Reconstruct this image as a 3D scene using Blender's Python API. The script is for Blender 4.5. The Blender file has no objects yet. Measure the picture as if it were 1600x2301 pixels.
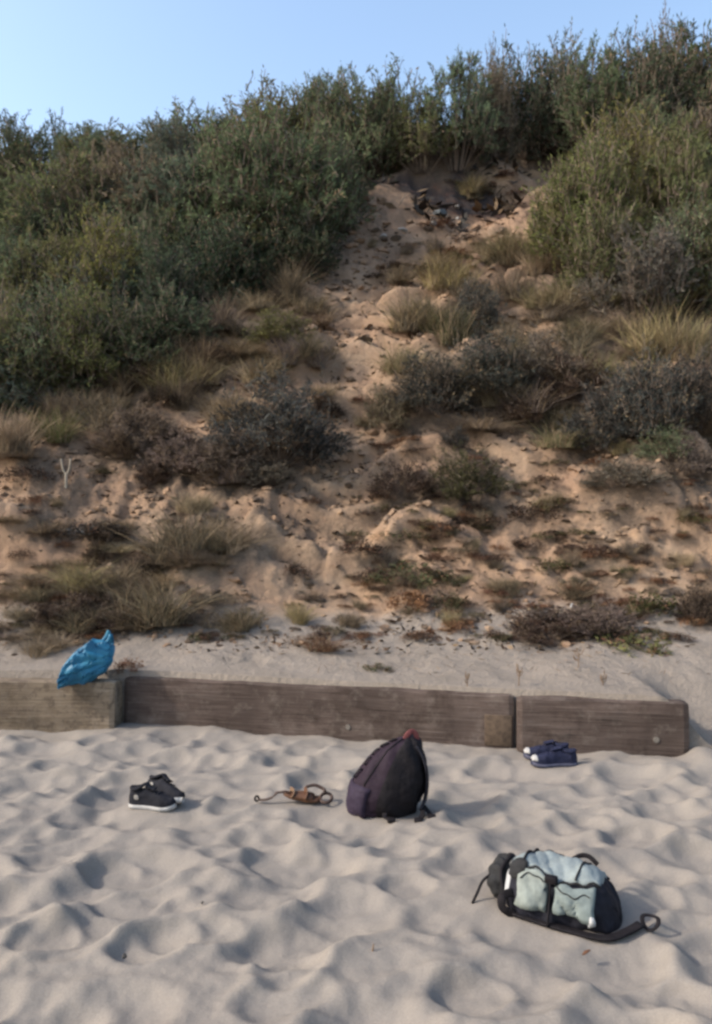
import bpy, bmesh, math, random
import numpy as np
from mathutils import Vector, Matrix
R = math.radians
sc = bpy.context.scene
col = sc.collection
rng = np.random.default_rng(11)
random.seed(5)

# ------------------------------------------------------------------ camera, sky, sun, exposure
CAM_H, F, HX, HY = 1.60, 1770.0, 800.0, 1150.0
cd = bpy.data.cameras.new('camera'); cam = bpy.data.objects.new('camera', cd); col.objects.link(cam)
cam.location = (0, 0, CAM_H); cam.rotation_euler = (R(90), 0, 0)
cd.sensor_fit = 'HORIZONTAL'; cd.sensor_width = 36; cd.lens = F / 1600 * 36
cd.clip_start = .05; cd.clip_end = 2000
sc.camera = cam
SUN_EL, SUN_AZ = 36.0, -103.0          # azimuth clockwise from +y (view direction): the sun stands to the left
w = bpy.data.worlds.new('World'); sc.world = w; w.use_nodes = True
nt = w.node_tree; nt.nodes.clear()
sky = nt.nodes.new('ShaderNodeTexSky'); sky.sky_type = 'NISHITA'; sky.sun_disc = False
sky.sun_elevation = R(SUN_EL); sky.sun_rotation = R(SUN_AZ)
sky.air_density = 1.25; sky.dust_density = 2.5; sky.ozone_density = 1.0; sky.altitude = 0
bgn = nt.nodes.new('ShaderNodeBackground'); bgn.inputs['Strength'].default_value = .138
wo = nt.nodes.new('ShaderNodeOutputWorld')
nt.links.new(sky.outputs[0], bgn.inputs[0]); nt.links.new(bgn.outputs[0], wo.inputs[0])
sd = bpy.data.lights.new('sun', 'SUN'); sun = bpy.data.objects.new('sun', sd); col.objects.link(sun)
sd.energy = 2.1; sd.angle = R(3); sd.color = (1, .925, .82)
sv = Vector((math.sin(R(SUN_AZ)) * math.cos(R(SUN_EL)), math.cos(R(SUN_AZ)) * math.cos(R(SUN_EL)), math.sin(R(SUN_EL))))
sun.rotation_euler = sv.to_track_quat('Z', 'Y').to_euler()
sc.view_settings.view_transform = 'Standard'; sc.view_settings.look = 'None'
sc.view_settings.gamma = 1; sc.view_settings.use_curve_mapping = False
sc.view_settings.exposure = 1.25
sc.render.filter_size = 2.8
sc.cycles.filter_width = 2.8
sc.cycles.max_bounces = 6; sc.cycles.transparent_max_bounces = 4

# ------------------------------------------------------------------ helpers
def tag(o, label, cat, group=None):
    o['label'] = label; o['category'] = cat
    if group: o['group'] = group
    return o

def empty(name, loc=(0, 0, 0), rz=0):
    o = bpy.data.objects.new(name, None); o.empty_display_size = .1
    o.location = loc; o.rotation_euler = (0, 0, rz); col.objects.link(o); return o

def mk(name, V, Fc, mat=None, parent=None, smooth=True, rnd=None):
    me = bpy.data.meshes.new(name)
    V = np.asarray(V, dtype=np.float32)
    if isinstance(Fc, np.ndarray) and Fc.ndim == 2:
        k = Fc.shape[1]; n = len(Fc)
        me.vertices.add(len(V)); me.vertices.foreach_set('co', V.ravel())
        me.loops.add(n * k); me.loops.foreach_set('vertex_index', Fc.astype(np.int32).ravel())
        me.polygons.add(n); me.polygons.foreach_set('loop_start', np.arange(0, n * k, k, dtype=np.int32))
        me.update(calc_edges=True); me.validate()
    else:
        me.from_pydata([tuple(map(float, v)) for v in V], [], [tuple(map(int, f)) for f in Fc])
    me.polygons.foreach_set('use_smooth', np.full(len(me.polygons), smooth))
    if rnd is not None and len(rnd) == len(me.polygons):
        a = me.attributes.new('rnd', 'FLOAT', 'FACE'); a.data.foreach_set('value', np.asarray(rnd, dtype=np.float32))
    if mat: me.materials.append(mat)
    o = bpy.data.objects.new(name, me); col.objects.link(o)
    if parent is not None: o.parent = parent
    return o

class MB:
    """collects pieces of one mesh"""
    def __init__(s): s.V = []; s.F = []
    def add(s, V, Fc):
        b = len(s.V); s.V += [tuple(v) for v in V]; s.F += [tuple(i + b for i in f) for f in Fc]; return s
    def build(s, name, mat, parent=None, smooth=True): return mk(name, s.V, s.F, mat, parent, smooth)

def smoothpath(pts, n=6):
    P = [np.array(p, float) for p in pts]; out = []
    for i in range(len(P) - 1):
        p0, p1, p2, p3 = P[max(i - 1, 0)], P[i], P[i + 1], P[min(i + 2, len(P) - 1)]
        for k in range(n):
            t = k / n
            out.append(.5 * ((2 * p1) + (-p0 + p2) * t + (2 * p0 - 5 * p1 + 4 * p2 - p3) * t * t + (-p0 + 3 * p1 - 3 * p2 + p3) * t ** 3))
    out.append(P[-1]); return out

def sweep(pts, wx, wz, n=8, up=(0, 0, 1), rect=False, closed=False):
    """a strap or a cord along pts: half-widths wx (sideways) and wz (along up)"""
    P = [np.array(p, float) for p in pts]; m = len(P); V = []; Fc = []
    for i in range(m):
        t = P[(i + 1) % m] - P[i - 1] if closed else P[min(i + 1, m - 1)] - P[max(i - 1, 0)]
        t /= np.linalg.norm(t) + 1e-9
        s = np.cross(t, up); s = s / (np.linalg.norm(s) + 1e-9) if np.linalg.norm(s) > 1e-3 else np.array([1., 0, 0])
        u = np.cross(s, t)
        a = wx[i] if hasattr(wx, '__len__') else wx; b = wz[i] if hasattr(wz, '__len__') else wz
        for k in range(n):
            an = 2 * math.pi * (k + .5) / n; c, q = math.cos(an), math.sin(an)
            if rect:
                c = math.copysign(abs(c) ** .35, c); q = math.copysign(abs(q) ** .35, q)
            V.append(P[i] + s * a * c + u * b * q)
    for i in range(m if closed else m - 1):
        j = (i + 1) % m
        for k in range(n):
            l = (k + 1) % n
            Fc.append((i * n + k, i * n + l, j * n + l, j * n + k))
    if not closed:
        Fc.append(tuple(range(n))[::-1]); Fc.append(tuple((m - 1) * n + k for k in range(n)))
    return V, Fc

def patch(fn, u0, u1, v0, v1, nu, nv, off, edge=.25):
    """a panel that follows the surface fn(u, v), off proud of it, its rim turned down to the surface"""
    V = []; Fc = []
    for i in range(nu + 1):
        for j in range(nv + 1):
            u = u0 + (u1 - u0) * i / nu; v = v0 + (v1 - v0) * j / nv
            e = 1e-3
            p = np.array(fn(u, v)); du = np.array(fn(u + e, v)) - p; dv = np.array(fn(u, v + e)) - p
            nn = np.cross(du, dv); nn /= np.linalg.norm(nn) + 1e-12
            rim = i in (0, nu) or j in (0, nv)
            V.append(p + nn * (-.004 if rim else off))
    for i in range(nu):
        for j in range(nv):
            a = i * (nv + 1) + j; Fc.append((a, a + nv + 1, a + nv + 2, a + 1))
    return V, Fc

# ------------------------------------------------------------------ noise
def _h(ix, iy, s):
    n = (ix.astype(np.int64) * 374761393 + iy.astype(np.int64) * 668265263 + s * 1442695041) & 0x7fffffff
    n = ((n ^ (n >> 13)) * 1274126177) & 0x7fffffff
    return ((n ^ (n >> 16)) & 0xffff) / 65535.0
def vnoise(x, y, s=0):
    x = np.asarray(x, float); y = np.asarray(y, float)
    ix = np.floor(x); iy = np.floor(y); fx = x - ix; fy = y - iy
    fx = fx ** 3 * (fx * (fx * 6 - 15) + 10); fy = fy ** 3 * (fy * (fy * 6 - 15) + 10)
    a = _h(ix, iy, s); b = _h(ix + 1, iy, s); c = _h(ix, iy + 1, s); d = _h(ix + 1, iy + 1, s)
    return (a + (b - a) * fx + (c - a) * fy + (a - b - c + d) * fx * fy) * 2 - 1
def fbm(x, y, o=4, s=0):
    r = 0; a = 1
    for k in range(o): r = r + a * vnoise(x, y, s + k); x = x * 2.03 + 7.1; y = y * 2.03 - 3.7; a *= .5
    return r
def sstep(a, b, x):
    t = np.clip((x - a) / (b - a), 0, 1); return t * t * (3 - 2 * t)

# ------------------------------------------------------------------ the lie of the land
def wall_front(x):
    x = np.asarray(x, float)
    return np.where(x < -1.70, 5.78, np.where(x < 1.10, 5.94 - .2065 * (x + 1.66), 5.33 - .15 * (x - 1.10)))
def wall_mid(x): return 5.97 - .205 * np.clip(np.asarray(x, float) + 1.66, 0, 4.2)
WALL_END = 2.17

dim = []
for k in range(1250):
    dim.append((rng.uniform(-6, 6), rng.uniform(.6, 5.9), rng.uniform(.085, .165), rng.uniform(1.1, 1.8), rng.uniform(-.3, .95), rng.uniform(.014, .032)))
def at_px(px, py):
    t = CAM_H / ((py - HY) / F); return (px - HX) / F * t, t
PADS = []
for (px, py, rx, ry, dy) in ((868, 1836, .27, .22, .12), (1270, 2060, .40, .26, .08), (345, 1815, .24, .17, .06), (1245, 1722, .24, .16, .06), (665, 1803, .26, .10, .02)):
    a_, b_ = at_px(px, py); PADS.append((a_, b_ + dy, rx, ry))
def beach_h(x, y):
    x = np.asarray(x, float); y = np.asarray(y, float)
    z = .022 * fbm(x * .9, y * .9, 2, 40) + .010 * fbm(x * 4.2, y * 4.2, 2, 50) + .0045 * fbm(x * 13, y * 13, 3, 60)
    fade = sstep(0, .5, wall_mid(x) - y) * .75 + .25
    hx = x.ravel(); hy = y.ravel(); acc = np.zeros_like(hx)
    if hx.size > 4000:
        order = np.argsort(hy); hys = hy[order]
        for (cx, cy, r, el, an, dp) in dim:
            m = r * el * 1.9
            i0, i1 = np.searchsorted(hys, [cy - m, cy + m]); idx = order[i0:i1]
            if len(idx) == 0: continue
            idx = idx[np.abs(hx[idx] - cx) < m]
            if len(idx) == 0: continue
            dx = hx[idx] - cx; dy = hy[idx] - cy; c, s = math.cos(an), math.sin(an)
            a = (dx * c + dy * s) / (r * el); b = (-dx * s + dy * c) / r
            q = a * a + b * b
            acc[idx] += dp * (-np.exp(-q ** 2.4 * .8) + .34 * np.exp(-((np.sqrt(q) - 1.32) / .26) ** 2))
        acc = np.where(acc < -.04, -.04 - .02 * np.tanh((-.04 - acc) / .02), acc); acc = np.minimum(acc, .035)
    z = z + acc.reshape(x.shape) * fade
    for (cx, cy, rx, ry) in PADS:
        k = np.exp(-(((x - cx) / rx) ** 2 + ((y - cy) / ry) ** 2) ** 2); z = z * (1 - k) - .004 * k
    return z

def softmin(a, b, k): return -np.log(np.exp(-a * k) + np.exp(-b * k)) / k
def dune_base(x, y):
    x = np.asarray(x, float); y = np.asarray(y, float)
    yb = wall_mid(x)
    z = .338 + .040 * (y - yb)
    p = y - (7.15 + .12 * fbm(x * .6, x * 0 + 3, 2, 3))
    s = .80 + .010 * np.clip(x, -14, 14)
    rise = s * .5 * (np.sqrt(p * p + .35) + p)
    crest = s * (20.5 - 7.15) + .08 * (y - 20.5) + .5 * fbm(x * .25, y * .1, 2, 5)
    return z + softmin(rise, crest, 1.2)
def hit(fn, px, py, t0=2.2, t1=60):
    t = np.geomspace(t0, t1, 4000)
    X = (px - HX) / F * t; Z = CAM_H + (HY - py) / F * t
    H = fn(X, t); b = np.nonzero(Z < H)[0]
    i = b[0] if len(b) else len(t) - 1
    return np.array([X[i], t[i], H[i]])
gul = np.array([hit(dune_base, *p) for p in ((1190, 372), (1060, 470), (900, 570), (800, 700), (780, 900), (790, 1010), (740, 1130), (790, 1320))])
scL = hit(dune_base, 905, 420); scR = hit(dune_base, 1185, 400)
def seg_d(x, y, P):
    best = np.full(np.shape(x), 1e9); along = np.zeros(np.shape(x))
    for i in range(len(P) - 1):
        a, b = P[i][:2], P[i + 1][:2]; d = b - a; L2 = d @ d
        t = np.clip(((x - a[0]) * d[0] + (y - a[1]) * d[1]) / L2, 0, 1)
        q = np.hypot(x - a[0] - t * d[0], y - a[1] - t * d[1])
        along = np.where(q < best, i + t, along); best = np.minimum(best, q)
    return best, along
def dune_h(x, y):
    x = np.asarray(x, float); y = np.asarray(y, float)
    z = dune_base(x, y)
    up = sstep(6.6, 8.2, y)
    d, al = seg_d(x, y, gul)
    wd = .95 - .07 * al
    z = z - up * (.30 * np.exp(-(d / wd) ** 2)) * sstep(7.4, 0, al + .5 * 0) ** .3
    # lumpy slope: slumped shelves and small runnels
    z = z + up * (.20 * fbm(x * .55, y * .55, 3, 11) + .10 * np.abs(fbm(x * 1.9, y * 1.4, 4, 21)) + .045 * fbm(x * 6.5, y * 5.0, 3, 31))
    q = y / .62 + 1.5 * fbm(x * .45, y * .25, 2, 61); fr = q - np.floor(q)
    amp = sstep(-.25, .5, fbm(x * .5 + 9, y * .5, 2, 63)) * sstep(7.3, 8.3, y) * sstep(19, 15, y)
    z = z + amp * .30 * (sstep(0, .22, fr) - fr)
    z = z + (1 - up) * (.018 * fbm(x * 2.5, y * 2.5, 3, 71) + .006 * fbm(x * 12, y * 12, 2, 72)) * sstep(.0, .35, y - wall_mid(x))
    # the broken bank at the head of the gully
    c = (scL + scR) / 2; ax = scR[:2] - scL[:2]; L = np.linalg.norm(ax); ax = ax / L; nb = np.array([-ax[1], ax[0]])
    u = ((x - c[0]) * ax[0] + (y - c[1]) * ax[1]) / (L / 2); v = (x - c[0]) * nb[0] + (y - c[1]) * nb[1] + .25 * u * u + .18 * fbm(x * 1.5, y * 1.5, 2, 77)
    win = np.exp(-np.abs(u) ** 4)
    z = z + win * (.85 * sstep(-.30, .34, v) * np.exp(-np.clip(v, 0, 9) / 2.2) - .18 * np.exp(-((v + .6) / .5) ** 2))
    # past the end of the timbers the upper sand runs down to the beach
    e = sstep(WALL_END - .16, WALL_END + .22, x)
    g = sstep(wall_mid(x) - .15, wall_mid(x) + 1.1, y)
    z = z * (1 - e * (1 - g)) + e * (1 - g) * (.03 * fbm(x * .9, y * .9, 2, 40) + .02)
    return z
def on_dune(px, py): return hit(dune_h, px, py, 5.5)
def on_beach(px, py):
    t = CAM_H / ((py - HY) / F); return np.array([(px - HX) / F * t, t, 0.0])

# ------------------------------------------------------------------ materials
def nm(name):
    m = bpy.data.materials.new(name); m.use_nodes = True; n = m.node_tree; n.nodes.clear()
    o = n.nodes.new('ShaderNodeOutputMaterial'); b = n.nodes.new('ShaderNodeBsdfPrincipled'); n.links.new(b.outputs[0], o.inputs[0])
    return m, n, b, o
def node(n, t, **k):
    x = n.nodes.new(t)
    for a, v in k.items():
        if a in x.inputs: x.inputs[a].default_value = v
        else: setattr(x, a, v)
    return x
def ramp(n, src, stops):
    r = n.nodes.new('ShaderNodeValToRGB'); e = r.color_ramp.elements
    while len(e) > 1: e.remove(e[-1])
    e[0].position = stops[0][0]; e[0].color = (*stops[0][1], 1)
    for p, c in stops[1:]:
        k = e.new(p); k.color = (*c, 1)
    n.links.new(src, r.inputs[0]); return r.outputs[0]
def mix(n, fac, a, b, mode='MIX'):
    x = n.nodes.new('ShaderNodeMix'); x.data_type = 'RGBA'; x.blend_type = mode
    for s, v in ((0, fac), (6, a), (7, b)):
        if hasattr(v, 'is_output'): n.links.new(v, x.inputs[s])
        elif s == 0: x.inputs[0].default_value = v
        else: x.inputs[s].default_value = (*v, 1)
    return x.outputs[2]
def noise(n, sca, det=4, vec=None, rough=.55):
    x = n.nodes.new('ShaderNodeTexNoise'); x.inputs['Scale'].default_value = sca; x.inputs['Detail'].default_value = det; x.inputs['Roughness'].default_value = rough
    if vec is None:
        g = n.nodes.new('ShaderNodeTexCoord'); vec = g.outputs['Object']
    n.links.new(vec, x.inputs['Vector']); return x.outputs['Fac']
def bump(n, b, h, st, dist):
    x = n.nodes.new('ShaderNodeBump'); x.inputs['Strength'].default_value = st; x.inputs['Distance'].default_value = dist
    n.links.new(h, x.inputs['Height']); n.links.new(x.outputs[0], b.inputs['Normal'])

def fabric(name, c, rough=.8, var=.2):
    m = plain(name, c, rough, var, 40, .25, .002, .12); n = m.node_tree; b = next(x for x in n.nodes if x.type == 'BSDF_PRINCIPLED')
    bp = n.nodes.new('ShaderNodeBump'); bp.inputs['Strength'].default_value = .9; bp.inputs['Distance'].default_value = .018
    n.links.new(noise(n, 11, 3, rough=.5), bp.inputs['Height']); old = b.inputs['Normal'].links[0].from_node; n.links.new(bp.outputs[0], old.inputs['Normal']); return m

def plain(name, c, rough=.8, var=.25, sca=30, bst=.3, bd=.003, spec=.3):
    m, n, b, o = nm(name)
    f = noise(n, sca, 5)
    n.links.new(ramp(n, f, [(.3, tuple(v * (1 - var) for v in c)), (.7, tuple(min(1, v * (1 + var)) for v in c))]), b.inputs['Base Color'])
    b.inputs['Roughness'].default_value = rough; b.inputs['Specular IOR Level'].default_value = spec
    bump(n, b, noise(n, sca * 6, 3), bst, bd); return m

def sand_beach():
    m, n, b, o = nm('beach sand')
    c = ramp(n, noise(n, 1.3, 5), [(.32, (.184, .162, .142)), (.55, (.204, .179, .154)), (.72, (.222, .191, .158))])
    c = mix(n, .28, c, ramp(n, noise(n, 170, 2), [(.3, (.115, .105, .096)), (.7, (.25, .228, .21))]))
    n.links.new(c, b.inputs['Base Color']); b.inputs['Roughness'].default_value = .95; b.inputs['Specular IOR Level'].default_value = .1
    bump(n, b, noise(n, 55, 6, rough=.7), .35, .012); return m

def sand_dune():
    m, n, b, o = nm('dune sand and soil')
    s = noise(n, .8, 6); s2 = noise(n, 3.5, 6, rough=.65)
    orange = ramp(n, s, [(.30, (.270, .163, .104)), (.48, (.312, .203, .130)), (.60, (.318, .226, .154)), (.72, (.340, .194, .102))])
    orange = mix(n, ramp(n, s2, [(.42, (0, 0, 0)), (.68, (.55, .55, .55))]), orange, (.19, .112, .076))
    pale = ramp(n, s2, [(.3, (.20, .178, .156)), (.65, (.25, .222, .196))])
    a = n.nodes.new('ShaderNodeAttribute'); a.attribute_name = 'foot'
    f = n.nodes.new('ShaderNodeMath'); f.operation = 'ADD'; n.links.new(a.outputs['Fac'], f.inputs[0])
    f2 = n.nodes.new('ShaderNodeMath'); f2.operation = 'MULTIPLY_ADD'; n.links.new(s2, f2.inputs[0]); f2.inputs[1].default_value = .7; f2.inputs[2].default_value = -.35
    n.links.new(f2.outputs[0], f.inputs[1])
    c = mix(n, ramp(n, f.outputs[0], [(.25, (0, 0, 0)), (.75, (1, 1, 1))]), orange, pale)
    l = n.nodes.new('ShaderNodeAttribute'); l.attribute_name = 'litter'
    g = n.nodes.new('ShaderNodeMath'); g.operation = 'ADD'; n.links.new(l.outputs['Fac'], g.inputs[0])
    g2 = n.nodes.new('ShaderNodeMath'); g2.operation = 'MULTIPLY_ADD'; n.links.new(noise(n, 9, 6, rough=.7), g2.inputs[0]); g2.inputs[1].default_value = 1.3; g2.inputs[2].default_value = -.65
    n.links.new(g2.outputs[0], g.inputs[1])
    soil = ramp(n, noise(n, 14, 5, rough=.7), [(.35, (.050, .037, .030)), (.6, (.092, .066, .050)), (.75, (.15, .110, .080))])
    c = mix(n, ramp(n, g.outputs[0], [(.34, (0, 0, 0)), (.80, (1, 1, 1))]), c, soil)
    c = mix(n, .3, c, ramp(n, noise(n, 120, 2), [(.3, (.10, .073, .054)), (.7, (.29, .22, .16))]))
    rk = n.nodes.new('ShaderNodeAttribute'); rk.attribute_name = 'bank'
    c = mix(n, rk.outputs['Fac'], c, ramp(n, noise(n, 5, 6), [(.35, (.034, .032, .034)), (.58, (.055, .040, .036)), (.75, (.095, .048, .036))]))  # dark tones put the shade of the steep bank into its soil colour
    n.links.new(c, b.inputs['Base Color']); b.inputs['Roughness'].default_value = .95; b.inputs['Specular IOR Level'].default_value = .08
    bump(n, b, noise(n, 16, 8, rough=.7), .8, .05); return m

def leafmat(name, dead=(.20, .15, .095), deadfrom=.86, trans=.34):
    m, n, b, o = nm(name)
    oi = n.nodes.new('ShaderNodeObjectInfo'); a = n.nodes.new('ShaderNodeAttribute'); a.attribute_name = 'rnd'
    v = ramp(n, a.outputs['Fac'], [(0, (.62, .62, .66)), (.5, (1, 1, 1)), (.84, (1.0, 1.0, .92)), (1, (1, 1, 1))])
    c = mix(n, 1, oi.outputs['Color'], v, 'MULTIPLY')
    gt = n.nodes.new('ShaderNodeMath'); gt.operation = 'GREATER_THAN'; gt.inputs[1].default_value = deadfrom; n.links.new(a.outputs['Fac'], gt.inputs[0])
    c = mix(n, gt.outputs[0], c, dead)
    hs = n.nodes.new('ShaderNodeHueSaturation'); n.links.new(c, hs.inputs['Color'])
    mr = n.nodes.new('ShaderNodeMapRange'); n.links.new(noise(n, 3.2, 3), mr.inputs[0]); mr.inputs[1].default_value = .35; mr.inputs[2].default_value = .65; mr.inputs[3].default_value = .72; mr.inputs[4].default_value = 1.35
    n.links.new(mr.outputs[0], hs.inputs['Value'])
    n.links.new(hs.outputs[0], b.inputs['Base Color']); b.inputs['Roughness'].default_value = .85; b.inputs['Specular IOR Level'].default_value = .04
    t = n.nodes.new('ShaderNodeBsdfTranslucent'); n.links.new(hs.outputs[0], t.inputs['Color'])
    x = n.nodes.new('ShaderNodeMixShader'); x.inputs[0].default_value = trans
    n.links.new(b.outputs[0], x.inputs[1]); n.links.new(t.outputs[0], x.inputs[2]); n.links.new(x.outputs[0], o.inputs[0]); return m

def woodmat(name, c0, c1, c2, patchy=None):
    m, n, b, o = nm(name)
    tc = n.nodes.new('ShaderNodeTexCoord'); mp = n.nodes.new('ShaderNodeMapping'); mp.inputs['Scale'].default_value = (1.1, 9, 24); n.links.new(tc.outputs['Object'], mp.inputs[0])
    g = noise(n, 2.2, 8, mp.outputs[0], .7)
    c = ramp(n, g, [(.3, c0), (.5, c1), (.68, c2)])
    c = mix(n, ramp(n, noise(n, 1.7, 4), [(.42, (0, 0, 0)), (.66, (.6, .6, .6))]), c, tuple(v * .6 for v in c0))
    c = mix(n, 1, c, ramp(n, noise(n, 3.2, 7, None, .7), [(.36, (.58, .56, .54)), (.5, (1, 1, 1)), (.66, (1.0, 1.0, 1.0))]), 'MULTIPLY')
    mp2 = n.nodes.new('ShaderNodeMapping'); mp2.inputs['Scale'].default_value = (.7, 14, 42); n.links.new(tc.outputs['Object'], mp2.inputs[0])
    ck = ramp(n, noise(n, 1.6, 6, mp2.outputs[0], .6), [(.30, (1, 1, 1)), (.38, (0, 0, 0))])
    c = mix(n, ck, c, tuple(v * .28 for v in c0))
    # sand dust and pale weathering
    c = mix(n, ramp(n, noise(n, 7, 6, rough=.75), [(.52, (0, 0, 0)), (.72, (.45, .45, .45))]), c, (.19, .16, .138))
    if patchy:
        c = mix(n, ramp(n, noise(n, 12, 5, rough=.7), [(.5, (0, 0, 0)), (.6, (.85, .85, .85))]), c, patchy)
    n.links.new(c, b.inputs['Base Color']); b.inputs['Roughness'].default_value = .9; b.inputs['Specular IOR Level'].default_value = .15
    bump(n, b, g, .9, .012); return m

M = dict(
    beach=sand_beach(), dune=sand_dune(), leaf=leafmat('shrub leaves'), grass=leafmat('grass blades', (.22, .165, .105), .7, .15),
    mat=leafmat('mat plant leaves', (.125, .068, .045), .74, .1), litter=leafmat('dry litter', (.15, .108, .072), .8, .0),
    stem=plain('grey brown stems', (.12, .09, .07), .9, .4, 20), deadstem=plain('bleached dead stems', (.27, .23, .18), .9, .25, 20),
    wood=woodmat('weathered dark timber', (.055, .039, .033), (.092, .068, .058), (.125, .098, .085)),
    wood2=woodmat('grey mottled timber', (.150, .114, .082), (.215, .165, .118), (.265, .212, .158), (.095, .072, .054)),
    iron=plain('rusty iron', (.16, .075, .04), .8, .5, 40), pale=plain('pale peg', (.13, .115, .10), .8, .2, 40),
    rust=plain('rust stain', (.075, .052, .036), .9, .4, 25),
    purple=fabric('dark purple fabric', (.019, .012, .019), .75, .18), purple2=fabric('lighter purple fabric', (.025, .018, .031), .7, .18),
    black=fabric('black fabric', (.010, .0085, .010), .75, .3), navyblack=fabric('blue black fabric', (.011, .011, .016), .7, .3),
    maroon=plain('maroon webbing', (.12, .035, .035), .8, .25, 60), mesh=plain('black mesh lining', (.013, .013, .014), .85, .5, 45, .6, .004),
    ice=fabric('pale blue fabric', (.185, .213, .215), .65, .10), grey=fabric('pale grey green fabric', (.170, .190, .175), .7, .2),
    teal=fabric('grey teal fabric', (.135, .160, .155), .7, .18), white=plain('white trim', (.33, .33, .33), .6, .08, 30),
    rubber=plain('white rubber sole', (.30, .29, .28), .6, .12, 30), canvas=fabric('black canvas', (.014, .014, .018), .85, .3),
    navy=fabric('navy shoe fabric', (.016, .018, .038), .75, .3), navysole=plain('slate blue sole', (.055, .056, .085), .7, .2, 40),
    lining=plain('shoe lining', (.03, .03, .034), .9, .2, 50), leather=plain('brown leather', (.085, .038, .019), .6, .3, 40, .3, .002), tan=plain('tan insole', (.13, .08, .05), .75, .2, 40),
    darkleather=plain('dark brown leather', (.045, .026, .02), .6, .3, 40, .3, .002), stone=plain('pale stone', (.27, .25, .23), .9, .2, 12, .6, .01), slate=plain('blue grey slab', (.085, .095, .10), .85, .25, 9, .5, .01),
    dark=plain('dark pebble', (.05, .045, .04), .8, .3, 30), twig=plain('dry twig', (.14, .09, .055), .9, .3, 30),
)
def plastic():
    m, n, b, o = nm('blue plastic film')
    c = ramp(n, noise(n, 6, 4), [(.35, (.016, .105, .20)), (.55, (.025, .175, .30)), (.7, (.05, .25, .36))])
    n.links.new(c, b.inputs['Base Color']); b.inputs['Roughness'].default_value = .5; b.inputs['Specular IOR Level'].default_value = .4
    t = n.nodes.new('ShaderNodeBsdfTranslucent'); n.links.new(c, t.inputs['Color'])
    x = n.nodes.new('ShaderNodeMixShader'); x.inputs[0].default_value = .3
    n.links.new(b.outputs[0], x.inputs[1]); n.links.new(t.outputs[0], x.inputs[2]); n.links.new(x.outputs[0], o.inputs[0])
    bump(n, b, noise(n, 22, 4), .3, .01); return m
M['plastic'] = plastic()

# ------------------------------------------------------------------ plant list: where on the slope each one stands, as seen from the path
# (px, py of its foot, width and height as seen, colour, kind, label)
G = dict(dk=(.064, .086, .050), gg=(.116, .146, .082), bl=(.104, .130, .098), ol=(.130, .136, .058), yg=(.165, .158, .060), br=(.135, .112, .076),
         tn=(.25, .195, .125), ye=(.28, .235, .115), gy=(.140, .122, .098), ds=(.062, .064, .058), rd=(.125, .066, .042), gr=(.062, .062, .030), db=(.062, .042, .032), or_=(.175, .09, .05), ng=(.155, .120, .098))
PL = []
def P(px, py, pw, ph, c, kind, label): PL.append((px, py, pw, ph, c, kind, label))
L1 = 'shrubs of the thicket along the crest'
# crest, from the low end to the high end
P(15, 415, 180, 140, 'dk', 'broom', 'very dark shrub at the lowest end of the skyline')
P(112, 405, 170, 165, 'dk', 'broom', 'dark shrub with a pointed top jutting above the low skyline')
P(235, 402, 210, 132, 'ol', 'broom', 'rounded olive shrub on the skyline beside the pointed dark one')
P(335, 402, 190, 125, 'gg', 'broom', 'low grey green shrub in the dip of the skyline')
P(430, 398, 220, 145, 'gg', 'broom', 'grey green shrub where the skyline starts to climb')
P(535, 390, 190, 165, 'dk', 'broom', 'dark green shrub on the skyline above the bluish thicket')
P(640, 385, 230, 195, 'ol', 'broom', 'broad olive shrub on the skyline below the tallest hump')
P(740, 385, 190, 220, 'gg', 'broom', 'feathery grey green shrub just below the tallest hump of the skyline')
P(825, 395, 200, 275, 'gg', 'broom', 'tall humped shrub at the notch in the skyline')
P(858, 395, 100, 205, 'dk', 'broom', 'blackish shrub on the shaded flank of the tall hump')  # dark leaf colour stands in for the shaded side of the hump
P(905, 365, 70, 150, 'tn', 'grass', 'pale straw stems standing in the notch of the skyline')
P(950, 380, 170, 190, 'ol', 'broom', 'olive shrub at the far side of the skyline notch')
P(1025, 370, 200, 270, 'gg', 'broom', 'rounded shrub above the broken earth bank')
P(1105, 350, 100, 235, 'br', 'broom', 'thin brownish spike of shrub poking above the skyline')
P(1175, 350, 200, 260, 'dk', 'broom', 'dark shrub behind the pale top of the bank')
P(1275, 345, 200, 255, 'bl', 'broom', 'bluish shrub of the upper skyline past the bank')
P(1345, 340, 200, 250, 'gg', 'broom', 'grey green shrub under the high skyline')
P(1420, 340, 200, 255, 'dk', 'broom', 'dark green shrub below the wispy brown tops')
P(1490, 330, 130, 285, 'br', 'broom', 'wispy brown stems reaching highest into the sky')
P(1545, 335, 220, 270, 'dk', 'broom', 'tall dark shrub at the very top end of the skyline')
# second row of the big thicket
P(40, 560, 210, 190, 'gg', 'broom', 'grey green shrub under the dark low skyline end')
P(150, 580, 240, 230, 'ol', 'broom', 'olive rounded shrub below the pointed skyline shrub')
P(275, 560, 240, 220, 'br', 'broom', 'brownish grey twiggy shrub in the middle of the thicket')
P(385, 570, 240, 260, 'bl', 'broom', 'bluish grey shrub in the heart of the thicket')
P(500, 570, 240, 270, 'gg', 'broom', 'soft grey green shrub beside the bluish one')
P(610, 550, 260, 280, 'gg', 'broom', 'large feathery shrub in the upper thicket')
P(700, 530, 200, 250, 'gg', 'broom', 'feathery light green shrub overhanging the gully head')
P(760, 475, 120, 140, 'dk', 'broom', 'dark shrub at the foot of the tall skyline hump')
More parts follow.
